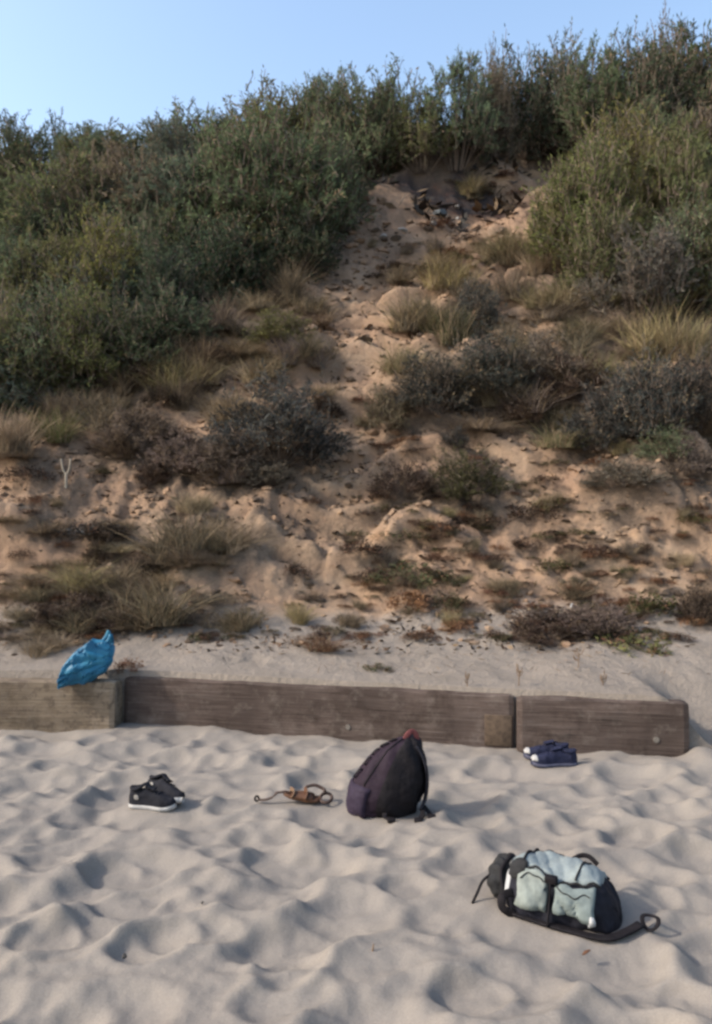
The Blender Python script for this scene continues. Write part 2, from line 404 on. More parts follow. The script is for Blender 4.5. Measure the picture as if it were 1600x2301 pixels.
# third row
P(20, 740, 200, 240, 'gg', 'broom', 'dull green shrub at the thicket edge under the low skyline')
P(120, 750, 240, 260, 'ol', 'broom', 'olive shrub in the lower thicket')
P(240, 750, 230, 240, 'yg', 'broom', 'yellow green shrub in the lower thicket')
P(365, 740, 240, 230, 'dk', 'broom', 'dark green shrub in the lower thicket')
P(480, 690, 220, 190, 'dk', 'round', 'rounded dark shrub near the thicket edge')
P(590, 645, 220, 170, 'dk', 'round', 'shaded dark shrub where the thicket meets the path')  # shadow along the thicket's lower edge put into its leaf colour
P(680, 605, 170, 140, 'dk', 'round', 'small dark shrub at the thicket tip by the path')
# fourth row, thicket foot
P(10, 900, 200, 240, 'ol', 'broom', 'olive brown shrub at the foot of the thicket')
P(105, 895, 210, 230, 'gg', 'broom', 'grey green shrub at the foot of the thicket')
P(205, 870, 210, 220, 'ol', 'broom', 'olive shrub with upright stems at the thicket foot')
P(305, 825, 210, 190, 'dk', 'broom', 'dark upright shrub at the thicket foot above the straw')
P(405, 770, 190, 150, 'dk', 'round', 'low dark shrub at the thicket foot near the dry grass')
P(30, 1010, 150, 150, 'tn', 'grass', 'greenish straw clump below the thicket on its low side')
P(130, 985, 150, 130, 'ol', 'grass', 'olive grass clump at the thicket foot above the bare sand')
P(230, 960, 150, 110, 'br', 'grass', 'brownish grass clump at the thicket foot')
# the middle
P(630, 770, 150, 80, 'yg', 'round', 'small olive bush standing alone between thicket and path')
P(395, 880, 150, 120, 'ye', 'grass', 'golden straw clump above the mauve dead growth')
P(470, 860, 110, 90, 'tn', 'grass', 'pale tan straw clump beside the big dark bush')
P(600, 860, 160, 80, 'tn', 'grass', 'tan straw fringe behind the top of the big dark bush')
P(625, 1030, 270, 220, 'ds', 'round', 'big round dark bush beside the sandy path')
P(510, 1060, 180, 105, 'ng', 'round', 'dull grey bush leaning against the big dark one')
P(410, 1055, 190, 95, 'ng', 'round', 'mauve grey dead bush on the bare slope')
P(320, 1000, 170, 100, 'ng', 'round', 'small mauve dead bush under the thicket foot')
P(590, 1085, 140, 65, 'gy', 'round', 'brown grey bush under the big dark bush')
P(715, 800, 120, 70, 'br', 'grass', 'brown tuft at the path edge above the big dark bush')
P(700, 700, 130, 60, 'br', 'grass', 'brown tuft on the rubbly top of the path')
# right of the path
P(1325, 615, 220, 310, 'ol', 'broom', 'large olive tan shrub beside the sandy slope head')
P(1255, 600, 120, 210, 'yg', 'broom', 'pale olive shrub edging the sandy slope head')
P(1400, 560, 250, 290, 'yg', 'broom', 'bright yellow green shrub in the upper thicket past the bank')
P(1520, 570, 240, 330, 'ol', 'broom', 'olive shrub under the top end of the skyline')
P(1430, 720, 250, 260, 'gy', 'broom', 'grey brown shrub with a dark base above the golden grass')
P(1535, 700, 210, 240, 'gg', 'broom', 'dull green shrub above the golden grass')
P(1355, 660, 180, 210, 'ol', 'broom', 'olive shrub between the tan shrub and the grey brown one')
P(1150, 580, 130, 120, 'tn', 'grass', 'pale straw clump on the sandy slope head')
P(1090, 590, 100, 90, 'tn', 'grass', 'small straw clump under the earth bank')
P(1010, 650, 140, 110, 'ye', 'grass', 'golden grass clump beside the path under the bank')
P(940, 740, 140, 120, 'ye', 'grass', 'golden grass clump sloping down beside the path')
P(1020, 770, 120, 130, 'gr', 'grass', 'dark green grass clump beside the golden ones')
P(1075, 745, 110, 140, 'ds', 'round', 'dark narrow bush beside the green grass clump')
P(1250, 690, 150, 60, 'tn', 'grass', 'flattened straw under the large olive tan shrub')
P(1455, 800, 160, 150, 'ye', 'grass', 'golden grass clump under the grey brown shrub')
P(1550, 810, 150, 160, 'ye', 'grass', 'golden grass clump high beside the dark bushes')
P(975, 920, 180, 140, 'ds', 'round', 'slate dark bush just across the path from the big dark bush')
P(1085, 880, 200, 140, 'ds', 'round', 'slate dark bush above the bare sand hollow')
P(1190, 850, 190, 120, 'gy', 'round', 'grey brown dry bush under the flattened straw')
P(1290, 905, 170, 120, 'db', 'round', 'dark brown bush above the orange sand patch')
P(1195, 945, 150, 90, 'db', 'round', 'dark bush hanging over the bare sand hollow')
P(1350, 1000, 170, 150, 'ds', 'round', 'slate dark bush tapering down over the orange sand')
P(1455, 975, 190, 190, 'ds', 'broom', 'spiky blue black bush below the golden grass')
P(1555, 960, 170, 190, 'ds', 'broom', 'blue black bush at the outer edge below the golden grass')
P(1495, 1025, 120, 80, 'gg', 'round', 'small green bush under the spiky blue black one')
P(875, 960, 120, 110, 'br', 'round', 'brown dry bush edging the path')
P(910, 1110, 150, 90, 'db', 'round', 'low dark brown bush on the open sand')
P(1050, 1115, 190, 120, 'gr', 'round', 'dark green bush with straw stalks on the open sand')
P(1020, 1000, 70, 55, 'ds', 'round', 'tiny dark bush above the dark green one')
P(1400, 1085, 180, 70, 'gy', 'round', 'grey low bush under the orange sand patch')
P(1540, 1060, 120, 90, 'ng', 'round', 'mauve brown bush at the outer edge of the sand')
# mats and tufts on the lower slope
P(815, 1245, 110, 60, 'db', 'mat', 'dark brown mat plant at the path edge, top of the mat cluster')
P(910, 1215, 140, 42, 'gr', 'mat', 'long dark green mat plant at the top of the cluster')
P(995, 1195, 110, 45, 'db', 'mat', 'dark mat plant below the dark green bush')
P(1085, 1180, 130, 45, 'db', 'mat', 'dark brown mat trailing below the straw stalk bush')
P(1205, 1170, 130, 75, 'db', 'mat', 'brown mat plant under a sandy shelf')
P(1175, 1230, 95, 40, 'db', 'mat', 'small brown mat beside the pale sand tongue')
P(1265, 1215, 90, 25, 'db', 'mat', 'thin brown mat under the orange sand patch')
P(1340, 1245, 110, 28, 'rd', 'mat', 'thin reddish mat on the pale sand')
P(1440, 1235, 80, 35, 'db', 'mat', 'brown mat near the outer edge on pale sand')
P(1240, 1275, 120, 40, 'gr', 'mat', 'greenish mat in the sandy tuft field')
P(920, 1300, 170, 62, 'gr', 'mat', 'fleshy green mat plant in the centre of the lower slope')
P(840, 1300, 90, 45, 'db', 'mat', 'brown mat touching the fleshy green one')
P(995, 1310, 90, 55, 'gr', 'mat', 'green mat plant on the far flank of the fleshy one')
P(920, 1370, 120, 75, 'or_', 'mat', 'rusty orange dead mat under the fleshy green plant')
P(1005, 1365, 75, 60, 'gr', 'mat', 'dark green mat beside the rusty orange one')
P(1030, 1412, 90, 48, 'or_', 'mat', 'orange brown clod of dead mat at the slope foot')
P(780, 1335, 60, 16, 'db', 'mat', 'little dark mat on sand beside the rusty one')
P(780, 1390, 80, 26, 'db', 'mat', 'little dark mat above the brown tuft')
P(715, 1450, 150, 48, 'rd', 'grass', 'low red brown tuft at the slope foot above the long timber')
P(665, 1290, 70, 45, 'db', 'mat', 'small dark mat at the near side of the path')
P(1230, 1425, 170, 75, 'db', 'round', 'low brown dead bush at the slope foot')
P(1340, 1415, 180, 75, 'ng', 'round', 'mauve brown dead bush at the slope foot')
P(1450, 1375, 150, 70, 'gr', 'mat', 'dark olive mat behind the mauve dead bush')
P(1570, 1395, 90, 100, 'db', 'round', 'dark bush at the outer edge of the slope foot')
P(1420, 1450, 200, 55, 'ol', 'mat', 'olive creeping mat at the slope foot')
P(1310, 1330, 120, 60, 'br', 'grass', 'brown wiry tuft behind the dead bushes')
P(200, 1200, 150, 52, 'ds', 'mat', 'blackish mat plant on the bare slope above the blue bag')
P(150, 1390, 170, 75, 'db', 'round', 'dark brown dead bush above the blue bag')
P(270, 1400, 150, 60, 'db', 'round', 'dark brown litter covered bush behind the blue bag')
P(415, 1240, 200, 150, 'br', 'grass', 'tall brown straw clump in the middle of the lower slope')
P(500, 1230, 140, 110, 'tn', 'grass', 'fading tan straw clump beside the tall brown one')
P(350, 1390, 190, 140, 'br', 'grass', 'shaggy brown straw clump at the slope foot')
P(260, 1340, 150, 105, 'br', 'grass', 'shaggy straw clump behind the dark dead bush')
P(430, 1400, 130, 75, 'ng', 'grass', 'mauve straw clump at the slope foot')
P(185, 1310, 130, 90, 'ye', 'grass', 'yellowish straw clump above the dark dead bush')
P(540, 1400, 130, 70, 'br', 'grass', 'thin brown straw at the slope foot above the long timber')
P(110, 1460, 120, 70, 'tn', 'grass', 'short tan straw beside the blue bag')
P(290, 1500, 70, 45, 'rd', 'mat', 'dead brown weed on the sand beside the blue bag')
P(850, 1500, 80, 28, 'gr', 'mat', 'olive weed on the pale sand behind the long timber')
P(670, 1390, 70, 70, 'ye', 'grass', 'thin yellow straw standing on bare sand')
P(60, 1080, 120, 60, 'db', 'mat', 'dark brown mat under a sandy ledge')
P(50, 1250, 70, 35, 'db', 'mat', 'small dark mat on the low side of the slope')

def stand(px, py):
    p = on_dune(px, py)
    if p[1] > 22.5:                       # beyond the brow: it stands on the brow itself
        y = 21.6; x = (px - HX) / F * y; p = np.array([x, y, float(dune_h(x, y))])
    return p
FOOT = [(stand(p[0], p[1]), p) for p in PL]

# ------------------------------------------------------------------ ground: two sheets that meet under the timbers
def ground():
    a = np.concatenate([-np.geomspace(6, .62, 26), np.linspace(-.6, .6, 371), np.geomspace(.62, 6, 26)])
    yb = np.concatenate([np.linspace(-40, 1.0, 24)[:-1], np.geomspace(1.0, 6.0, 480)])
    # beach: rows warped so that its last row lies under the middle of the timbers
    A, Y = np.meshgrid(a, yb); X = A * (np.maximum(Y, 0) + .6) + np.where(Y < 1, A * 3 * np.clip(1 - Y, 0, 30) / 3, 0)
    k = sstep(3.2, 6.0, Y)
    Y = Y + k * (wall_mid(X) - 6.0)
    Z = beach_h(X, Y)
    e = sstep(WALL_END - .1, WALL_END + .3, X) * sstep(.7, 0, wall_mid(X) - Y)
    Z = Z * (1 - e) + e * dune_h(X, Y)
    def grid(nr, nc):
        i = np.arange((nr - 1) * (nc - 1)); r = i // (nc - 1); c = i % (nc - 1); q = r * nc + c
        return np.stack([q, q + 1, q + nc + 1, q + nc], 1)
    o = mk('beach_sand', np.stack([X, Y, Z], -1).reshape(-1, 3), grid(len(yb), len(a)), M['beach']); o['kind'] = 'structure'
    o['label'] = 'trampled pale sand full of soft footprints below the timber wall'
    yd = np.concatenate([np.linspace(6.0, 8.0, 110)[:-1], np.geomspace(8.0, 24, 420), np.geomspace(24.5, 900, 30)])
    A, Y = np.meshgrid(a, yd); X = A * (Y + .6)
    k = sstep(7.6, 6.0, Y)
    Y = Y + k * (wall_mid(X) - 6.0)
    Z = dune_h(X, Y); Z[0] = np.minimum(Z[1], Z[0]) - .45; Y[0] = Y[1] - .004
    o = mk('dune_slope', np.stack([X, Y, Z], -1).reshape(-1, 3), grid(len(yd), len(a)), M['dune']); o['kind'] = 'structure'
    o['label'] = 'steep sandy dune slope with a worn gully path and patches of dark litter'
    x, y = X.ravel(), Y.ravel()
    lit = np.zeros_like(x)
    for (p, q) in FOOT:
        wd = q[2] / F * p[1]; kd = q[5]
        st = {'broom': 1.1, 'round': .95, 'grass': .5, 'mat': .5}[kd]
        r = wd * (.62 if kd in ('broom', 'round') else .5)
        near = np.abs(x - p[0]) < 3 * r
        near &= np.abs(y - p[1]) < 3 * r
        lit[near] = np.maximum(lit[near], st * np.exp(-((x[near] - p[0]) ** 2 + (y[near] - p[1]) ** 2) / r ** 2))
    d, al = seg_d(x, y, gul)
    lit *= 1 - .75 * np.exp(-(d / .5) ** 2)
    lit = np.maximum(lit, .55 * sstep(.15, .7, fbm(x * .75, y * .75, 4, 83)) * sstep(7.0, 7.8, y))
    lit = np.maximum(lit, .6 * np.exp(-((al - 2.0) / 1.3) ** 2) * np.exp(-(d / 1.6) ** 2) * sstep(.1, .5, fbm(x * 1.4, y * 1.4, 3, 87)))
    lit = np.where(y > 21, 1, lit)
    foot = sstep(7.6, 6.9, y - .0 * x)
    b0, b1, bm_ = on_dune(1020, 478), on_dune(1020, 372), on_dune(1020, 428)
    v = (y - (b0[1] + b1[1]) / 2) / ((b1[1] - b0[1]) / 2) + .45 * fbm(x * 1.6, y * 1.2, 3, 99); u = (x - bm_[0]) / (165 / F * bm_[1]) + .25 * fbm(x * 1.3, y * 1.3, 3, 98)
    bank = np.clip(np.exp(-np.abs(u) ** 5) * np.exp(-np.abs(v) ** 5) * 1.15, 0, 1)  # mask for the shade painted on the bank face
    for nme, val in (('litter', lit), ('foot', foot), ('bank', bank)):
        at = o.data.attributes.new(nme, 'FLOAT', 'POINT'); at.data.foreach_set('value', val.astype(np.float32))
ground()

# ------------------------------------------------------------------ plants: one of each kind, then copies
def nrm(v): return v / (np.linalg.norm(v, axis=-1, keepdims=True) + 1e-9)
def leaves(Pp, D, Ln, Wd, g):
    n = len(Pp); D = nrm(D); S = nrm(np.cross(D, g.normal(size=(n, 3))))
    Ln = np.asarray(Ln)[:, None]; Wd = np.asarray(Wd)[:, None]
    V = np.stack([Pp, Pp + D * Ln * .45 + S * Wd / 2, Pp + D * Ln, Pp + D * Ln * .45 - S * Wd / 2], 1).reshape(-1, 3)
    return V, np.arange(4 * n).reshape(-1, 4)
def sticks(A, B, r0, r1):
    n = len(A); D = nrm(B - A); h = np.where(np.abs(D[:, 2:3]) > .9, np.array([[1., 0, 0]]), np.array([[0, 0, 1.]]))
    S = nrm(np.cross(D, h)); T = np.cross(D, S); V = []
    r0 = np.broadcast_to(r0, n)[:, None]; r1 = np.broadcast_to(r1, n)[:, None]
    for k in range(3):
        c, s = math.cos(k * 2.0944), math.sin(k * 2.0944); V.append(A + (S * c + T * s) * r0)
    for k in range(3):
        c, s = math.cos(k * 2.0944), math.sin(k * 2.0944); V.append(B + (S * c + T * s) * r1)
    V = np.stack(V, 1).reshape(-1, 3); q = np.array([[0, 1, 4, 3], [1, 2, 5, 4], [2, 0, 3, 5]])
    return V, (np.arange(n)[:, None, None] * 6 + q[None]).reshape(-1, 4)

def make_broom(seed):
    g = np.random.default_rng(seed); ns = 58
    ph = g.uniform(0, 2 * np.pi, ns); r = np.sqrt(g.uniform(0, 1, ns)) * .47
    top = np.stack([r * np.cos(ph), r * np.sin(ph), (1 - .80 * (r / .5) ** 2.4) * np.where(g.uniform(0, 1, ns) < .06, 1.06, g.uniform(.72, .95, ns))], 1)
    base = np.stack([top[:, 0] * .28, top[:, 1] * .28, np.full(ns, -.06)], 1)
    A = []; B = []; LP = []; LD = []; LL = []; LW = []; RN = []
    mid = base * .45 + top * .55 + np.stack([top[:, 0] * .22, top[:, 1] * .22, 0 * r], 1)
    for s in range(ns):
        A += [base[s], mid[s]]; B += [mid[s], top[s]]
        tone = g.uniform(0, .28)
        for k in range(20):
            t = g.uniform(.2, 1.0) ** .8; p = (1 - t) ** 2 * base[s] + 2 * t * (1 - t) * mid[s] + t * t * top[s]
            d = nrm(nrm(top[s] - mid[s]) * .7 + np.array([0, 0, .35]) + g.normal(size=3) * .9 + np.array([top[s][0], top[s][1], 0]) * 1.0)
            l = g.uniform(.07, .16) * (1.15 - .5 * t)
            p = p + g.normal(size=3) * .022
            A.append(p); B.append(p + d * l)
            m = 14; f = g.uniform(.1, 1.05, m)[:, None]
            LP.append(p + d * l * f + g.normal(size=(m, 3)) * .006); LD.append(d + g.normal(size=(m, 3)) * .42 + [0, 0, .15])
            LL.append(g.uniform(.024, .050, m)); LW.append(g.uniform(.0055, .010, m)); RN.append(np.clip(tone + g.uniform(0, .73, m), 0, 1))
    return leaves(np.concatenate(LP), np.concatenate(LD), np.concatenate(LL), np.concatenate(LW), g) + (np.concatenate(RN),), sticks(np.array(A), np.array(B), .0045, .0022)

def make_round(seed, nc=46, ls=1.0):
    g = np.random.default_rng(seed)
    A = []; B = []; LP = []; LD = []; LL = []; LW = []; RN = []
    for s in range(nc):
        ph = g.uniform(0, 2 * np.pi); el = math.asin(g.uniform(.02, 1)); rr = g.uniform(.72, 1.04)
        tip = np.array([math.cos(ph) * math.cos(el) * .5, math.sin(ph) * math.cos(el) * .5, math.sin(el) * .92]) * rr
        base = np.array([tip[0] * .15, tip[1] * .15, -.05]); A.append(base); B.append(tip)
        out = nrm(tip + np.array([0, 0, .22])); tone = g.uniform(0, .3)
        for k in range(17):
            t = g.uniform(.45, .98); p = base + (tip - base) * t + g.normal(size=3) * .045
            d = nrm(out + g.normal(size=3) * .6 + [0, 0, .25]); l = g.uniform(.06, .17)
            A.append(p); B.append(p + d * l); m = 12; f = g.uniform(0, 1.05, m)[:, None]
            LP.append(p + d * l * f + g.normal(size=(m, 3)) * .008); LD.append(d + g.normal(size=(m, 3)) * .6)
            LL.append(g.uniform(.03, .06, m) * ls); LW.append(g.uniform(.008, .016, m) * ls); RN.append(np.clip(tone + g.uniform(0, .75, m), 0, 1))
    return leaves(np.concatenate(LP), np.concatenate(LD), np.concatenate(LL), np.concatenate(LW), g) + (np.concatenate(RN),), sticks(np.array(A), np.array(B), .005, .002)

def make_grass(seed, n=700):
    g = np.random.default_rng(seed)
    ph = g.uniform(0, 2 * np.pi, n); r = np.sqrt(g.uniform(0, 1, n)) * .3
    cc = g.uniform(-.27, .27, (7, 2)); ci = g.integers(0, 7, n); r = r * .42
    base = np.stack([r * np.cos(ph) + cc[ci, 0], r * np.sin(ph) + cc[ci, 1], np.full(n, -.05)], 1); hs_ = g.uniform(.45, 1.05, 7)[ci]
    lean = np.stack([np.cos(ph) * (.1 + r) , np.sin(ph) * (.1 + r), np.zeros(n)], 1) * g.uniform(.0, .9, n)[:, None] + g.normal(size=(n, 3)) * [.24, .24, 0]
    h = g.uniform(.35, 1.0, n) * hs_; wd = g.uniform(.0022, .0052, n)
    S = nrm(np.cross(lean + [0, 0, 1], g.normal(size=(n, 3)))) * wd[:, None]
    V = []
    for t, ww in ((0, 1), (.4, .95), (.75, .7), (1, .12)):
        c = base + lean * (t ** 1.8) + np.stack([0 * h, 0 * h, h * (t - .16 * t * t * g.uniform(0, 1, n))], 1)
        V += [c - S * ww, c + S * ww]
    V = np.stack(V, 1).reshape(-1, 3); q = np.array([[0, 1, 3, 2], [2, 3, 5, 4], [4, 5, 7, 6]])
    Fc = (np.arange(n)[:, None, None] * 8 + q[None]).reshape(-1, 4)
    return V, Fc, np.repeat(g.uniform(0, 1, n), 3)

def make_mat(seed):
    g = np.random.default_rng(seed); LP = []; LD = []; LL = []; LW = []; RN = []
    for s in range(26):
        ph = g.uniform(0, 2 * np.pi); r = math.sqrt(g.uniform(0, 1)) * .42; c = np.array([r * math.cos(ph), r * math.sin(ph), 0]); tone = g.uniform(0, .55)
        m = 34; d = g.normal(size=(m, 3)) * [1, 1, .5] + [0, 0, .75]; k = g.uniform(.3, 1, m)[:, None]
        hh = (1 - (r / .5) ** 2)
        LP.append(c + nrm(d) * k * [.085, .085, .3] + np.array([0, 0, hh * .45]) * g.uniform(.1, 1, m)[:, None]); LD.append(d)
        LL.append(g.uniform(.05, .11, m)); LW.append(g.uniform(.018, .036, m)); RN.append(np.clip(tone + g.uniform(0, .5, m), 0, 1))
    return leaves(np.concatenate(LP), np.concatenate(LD), np.concatenate(LL), np.concatenate(LW), g) + (np.concatenate(RN),)

protos = {'broom': [], 'bushy': [], 'round': [], 'grass': [], 'mat': []}
def meshonly(name, V, Fc, mat, rnd=None, smooth=False):
    o = mk(name, V, Fc, mat, None, smooth, rnd); me = o.data; bpy.data.objects.remove(o); return me
for k in range(5):
    (V, Fc, rn), (SV, SF) = make_broom(100 + k); protos['broom'].append((meshonly('foliage', V, Fc, M['leaf'], rn), meshonly('stems', SV, SF, M['stem'])))
for k in range(4):
    (V, Fc, rn), (SV, SF) = make_round(200 + k); protos['round'].append((meshonly('foliage', V, Fc, M['leaf'], rn), meshonly('stems', SV, SF, M['stem'])))
for k in range(4):
    (V, Fc, rn), (SV, SF) = make_round(500 + k, 78, .82); protos['bushy'].append((meshonly('foliage', V, Fc, M['leaf'], rn), meshonly('stems', SV, SF, M['stem'])))
for k in range(4):
    V, Fc, rn = make_grass(300 + k); protos['grass'].append(meshonly('grass_tuft', V, Fc, M['grass'], rn))
for k in range(4):
    V, Fc, rn = make_mat(400 + k); protos['mat'].append(meshonly('mat_plant', V, Fc, M['mat'], rn))
def jit(c, a=.12):
    k = 1 + rng.uniform(-a, a); return (c[0] * k * (1 + rng.uniform(-.06, .06)), c[1] * k, c[2] * k * (1 + rng.uniform(-.08, .08)), 1)
def plant(pos, wd, ht, c, kind, label, group=None, lean=0):
    rz = rng.uniform(0, 6.28); dp = wd * rng.uniform(.85, 1.1)
    if kind in ('broom', 'round'):
        if kind == 'broom' and rng.uniform() < .62: kind = 'bushy'; wd *= 1.15; dp *= 1.15; ht *= 1.14
        fm, sm = protos[kind][rng.integers(len(protos[kind]))]
        r = empty('shrub', pos, rz); r.scale = (wd, dp, ht)
        tag(r, label, 'shrub', group)
        f = bpy.data.objects.new('foliage', fm); f.color = jit(c); f['kind'] = 'stuff'
        s = bpy.data.objects.new('stems', sm); s['kind'] = 'stuff'
        for o in (f, s): col.objects.link(o); o.parent = r
    else:
        me = protos[kind][rng.integers(4)]
        r = bpy.data.objects.new('grass_tuft' if kind == 'grass' else 'mat_plant', me); col.objects.link(r)
        r.location = pos; r.rotation_euler = (rng.uniform(-.1, .1), rng.uniform(-.1, .1), rz); r.scale = (wd * (1.1 if kind == 'grass' else 1), dp * 1.0, ht)
        r.color = jit(c); tag(r, label, 'grass' if kind == 'grass' else 'plant', group)
    return r
for (p, q) in FOOT:
    s = p[1] / F; px, py, pw, ph, c, kind, label = q
    if py < 430 and kind == 'broom': ph = max(60, (CAM_H + (HY - (py - ph)) * s - p[2]) / s)
    k = {'broom': 1.08, 'round': 1.08, 'grass': 1.05, 'mat': 1.05}[kind]
    plant(p - [0, 0, .03], pw * s * k, ph * s * {'mat': 1.15, 'round': 1.1}.get(kind, 1.0), G[c], kind, label)
# in-fill shrubs that close the thickets between those above
def inside(px, py, poly):
    r = False; j = len(poly) - 1
    for i in range(len(poly)):
        (xi, yi), (xj, yj) = poly[i], poly[j]
        if (yi > py) != (yj > py) and px < (xj - xi) * (py - yi) / (yj - yi) + xi: r = not r
        j = i
    return r
THA = [(-60, 420), (300, 420), (800, 400), (770, 470), (640, 580), (450, 680), (380, 770), (200, 900), (-60, 960)]
THB = [(1290, 380), (1640, 350), (1640, 700), (1420, 690), (1320, 590), (1290, 480)]
USED = set()
ANCH = [(q[0], q[1], q[3], q[6]) for q in PL if len(q[6].split()) <= 9]
def where(px, py):
    """what stands nearest, and on which side of it this one is"""
    a = min(ANCH, key=lambda q: math.hypot(q[0] - px, 1.6 * (q[1] - q[2] * .3 - py)))
    dx, dy = px - a[0], py - (a[1] - a[2] * .3)
    if abs(dx) > 1.3 * abs(dy): side = 'left of' if dx < 0 else 'right of'
    else: side = 'above' if dy < 0 else 'below'
    return side + ' the ' + a[3]
def fresh(lab):
    if lab in USED: return False
    USED.add(lab); return True
CW = dict(gg='grey green', dk='dark green', ol='olive', bl='bluish', yg='yellow green', gy='grey brown', db='dark', gr='green', rd='reddish', br='brown', tn='tan', ye='golden', ng='grey', or_='orange')
for poly, cols, num, grp in ((THA, ('gg', 'dk', 'ol', 'bl'), 44, 'bushes packed into the thicket beside the gully'),
                             (THB, ('ol', 'gg', 'yg', 'gy'), 20, 'bushes packed into the thicket above the golden grass')):
    n = 0; tries = 0
    while n < num and tries < 4000:
        tries += 1; px, py = rng.uniform(-60, 1640), rng.uniform(350, 960)
        if not inside(px, py, poly): continue
        p = on_dune(px, py)
        if p[1] > 24: continue
        c = cols[rng.integers(len(cols))]; lab = CW[c] + ' bush ' + where(px, py)
        if not fresh(lab): continue
        s = p[1] / F
        plant(p - [0, 0, .05], rng.uniform(150, 230) * s, rng.uniform(120, 180) * s, G[c], 'broom', lab, grp); n += 1
# matted dead straw and undergrowth that closes in on the path from both sides
MSA = [(-40, 960), (250, 900), (400, 770), (560, 690), (740, 640), (730, 780), (760, 960), (640, 1090), (540, 1130), (545, 1400), (60, 1440), (-40, 1440)]
MSB = [(860, 640), (990, 560), (1200, 540), (1380, 700), (1640, 720), (1640, 1060), (1330, 1040), (1180, 960), (900, 980), (850, 900)]
G['ms'] = (.165, .118, .082); G['mg'] = (.140, .112, .090); G['mo'] = (.18, .162, .085); CW.update(ms='brown', mg='grey', mo='olive')
for poly, num, cols in ((MSA, 84, ('ms', 'ms', 'mg', 'br', 'tn', 'db')), (MSB, 52, ('mg', 'ms', 'mo', 'mo', 'tn', 'br'))):
    n = 0; tries = 0
    while n < num and tries < 6000:
        tries += 1; px, py = rng.uniform(-40, 1640), rng.uniform(540, 1440)
        if not inside(px, py, poly) or (px < 300 and 1040 < py < 1230 and rng.uniform() < .85) or (px > 480 and py > 1130): continue
        tall = rng.uniform() < .45; c = cols[rng.integers(len(cols))]
        lab = ('tall ' if tall else 'matted ') + CW[c] + (' scrub ' if c == 'db' else ' straw ') + where(px, py)
        if not fresh(lab): continue
        p = on_dune(px, py); s = p[1] / F
        if c == 'db': plant(p - [0, 0, .04], rng.uniform(70, 130) * s, rng.uniform(40, 75) * s, G[c], 'round', lab, 'dead scrub in the straw')
        else: plant(p, rng.uniform(90, 160) * s, (rng.uniform(80, 115) if tall else rng.uniform(35, 65)) * s * (.72 if py > 1000 else 1), G[c], 'grass', lab, 'matted straw on the slope')
        n += 1
# tufts and weeds dotted over the open sand; dark ones also stand for lump shadows
OPEN = [(0, 1060), (300, 1020), (600, 1100), (740, 950), (700, 720), (860, 520), (1150, 480), (1000, 620), (850, 800), (830, 960), (1000, 940), (1200, 960), (1300, 1010), (1590, 1020), (1590, 1440), (0, 1440)]
n = 0; tries = 0
while n < 300 and tries < 9000:
    tries += 1
    if rng.uniform() < .45: px, py = rng.uniform(740, 1590), rng.uniform(1120, 1440)
    elif rng.uniform() < .25: px, py = rng.uniform(740, 1170), rng.uniform(390, 640)
    else: px, py = rng.uniform(0, 1590), 1440 - 940 * rng.uniform(0, 1) ** 1.7
    bank = 880 < px < 1180 and 385 < py < 480
    if not inside(px, py, OPEN) and not bank: continue
    if 560 < px < 780 and 1080 < py < 1400 and rng.uniform() < .75: continue
    p = on_dune(px, py); s = p[1] / F
    big = rng.uniform() < .5; sw = 'small' if big else 'tiny'; k = 1.0 if big else .55
    if rng.uniform() < .86:
        c = ('db', 'db', 'gr', 'rd', 'br', 'db', 'db', 'or_' if not bank else 'db')[rng.integers(8)]; lab = sw + ' ' + CW[c] + ' weed ' + where(px, py)
        if not fresh(lab): continue
        plant(p, rng.uniform(55, 95) * s * k, rng.uniform(18, 34) * s * k, G[c], 'mat', lab, 'weeds dotted over the open sand')
    else:
        c = ('tn', 'br', 'ye', 'ng')[rng.integers(4)]; lab = sw + ' ' + CW[c] + ' straw wisp ' + where(px, py)
        if not fresh(lab): continue
        plant(p, rng.uniform(45, 80) * s * k, rng.uniform(40, 75) * s * k, G[c], 'grass', lab, 'wisps of straw over the open sand')
    n += 1
# dead leaves and twigs strewn over the slope: nobody could count them
def strewn(name, n, region, smin, smax, color, wide, span=(-100, 1700)):
    Pp = []
    while len(Pp) < n:
        px, py = rng.uniform(span[0], span[1], 4000), rng.uniform(region[0], region[1], 4000)
        t = np.geomspace(5.6, 26, 500)
        for a, b in zip(px, py):
            X = (a - HX) / F * t; Z = CAM_H + (HY - b) / F * t; h = dune_base(X, t); i = np.nonzero(Z < h)[0]
            if len(i) and (i[0] > 0): Pp.append((X[i[0]], t[i[0]]))
            if len(Pp) >= n: break
    Pp = np.array(Pp); Pp += rng.normal(size=Pp.shape) * .05
    keep = fbm(Pp[:, 0] * 1.1, Pp[:, 1] * 1.1, 3, 91) > -.25
    keep &= Pp[:, 1] > wall_mid(Pp[:, 0]) + .12
    Pp = Pp[keep]; n = len(Pp)
    z = dune_h(Pp[:, 0], Pp[:, 1]); d = rng.normal(size=(n, 3)) * [1, 1, .35]; d[:, 2] = np.abs(d[:, 2]) + .8 * 0
    L = rng.uniform(smin, smax, n) * (Pp[:, 1] / 10 * .6 + .5)
    V, Fc = leaves(np.column_stack([Pp, z + .004]), d, L, L * rng.uniform(*wide, n), rng)
    o = mk(name, V, Fc, M['litter'], None, False, rng.uniform(0, 1, n)); o.color = (*color, 1); o['kind'] = 'stuff'; return o
o = strewn('leaf_litter', 11000, (480, 1470), .03, .09, (.075, .05, .036), (.2, .55)); o['label'] = 'dead brown leaves and bits strewn over the sandy slope'
o = strewn('twig_litter', 6500, (900, 1530), .03, .10, (.15, .11, .08), (.04, .09)); o['label'] = 'dry twigs and straw bits strewn on the slope foot'
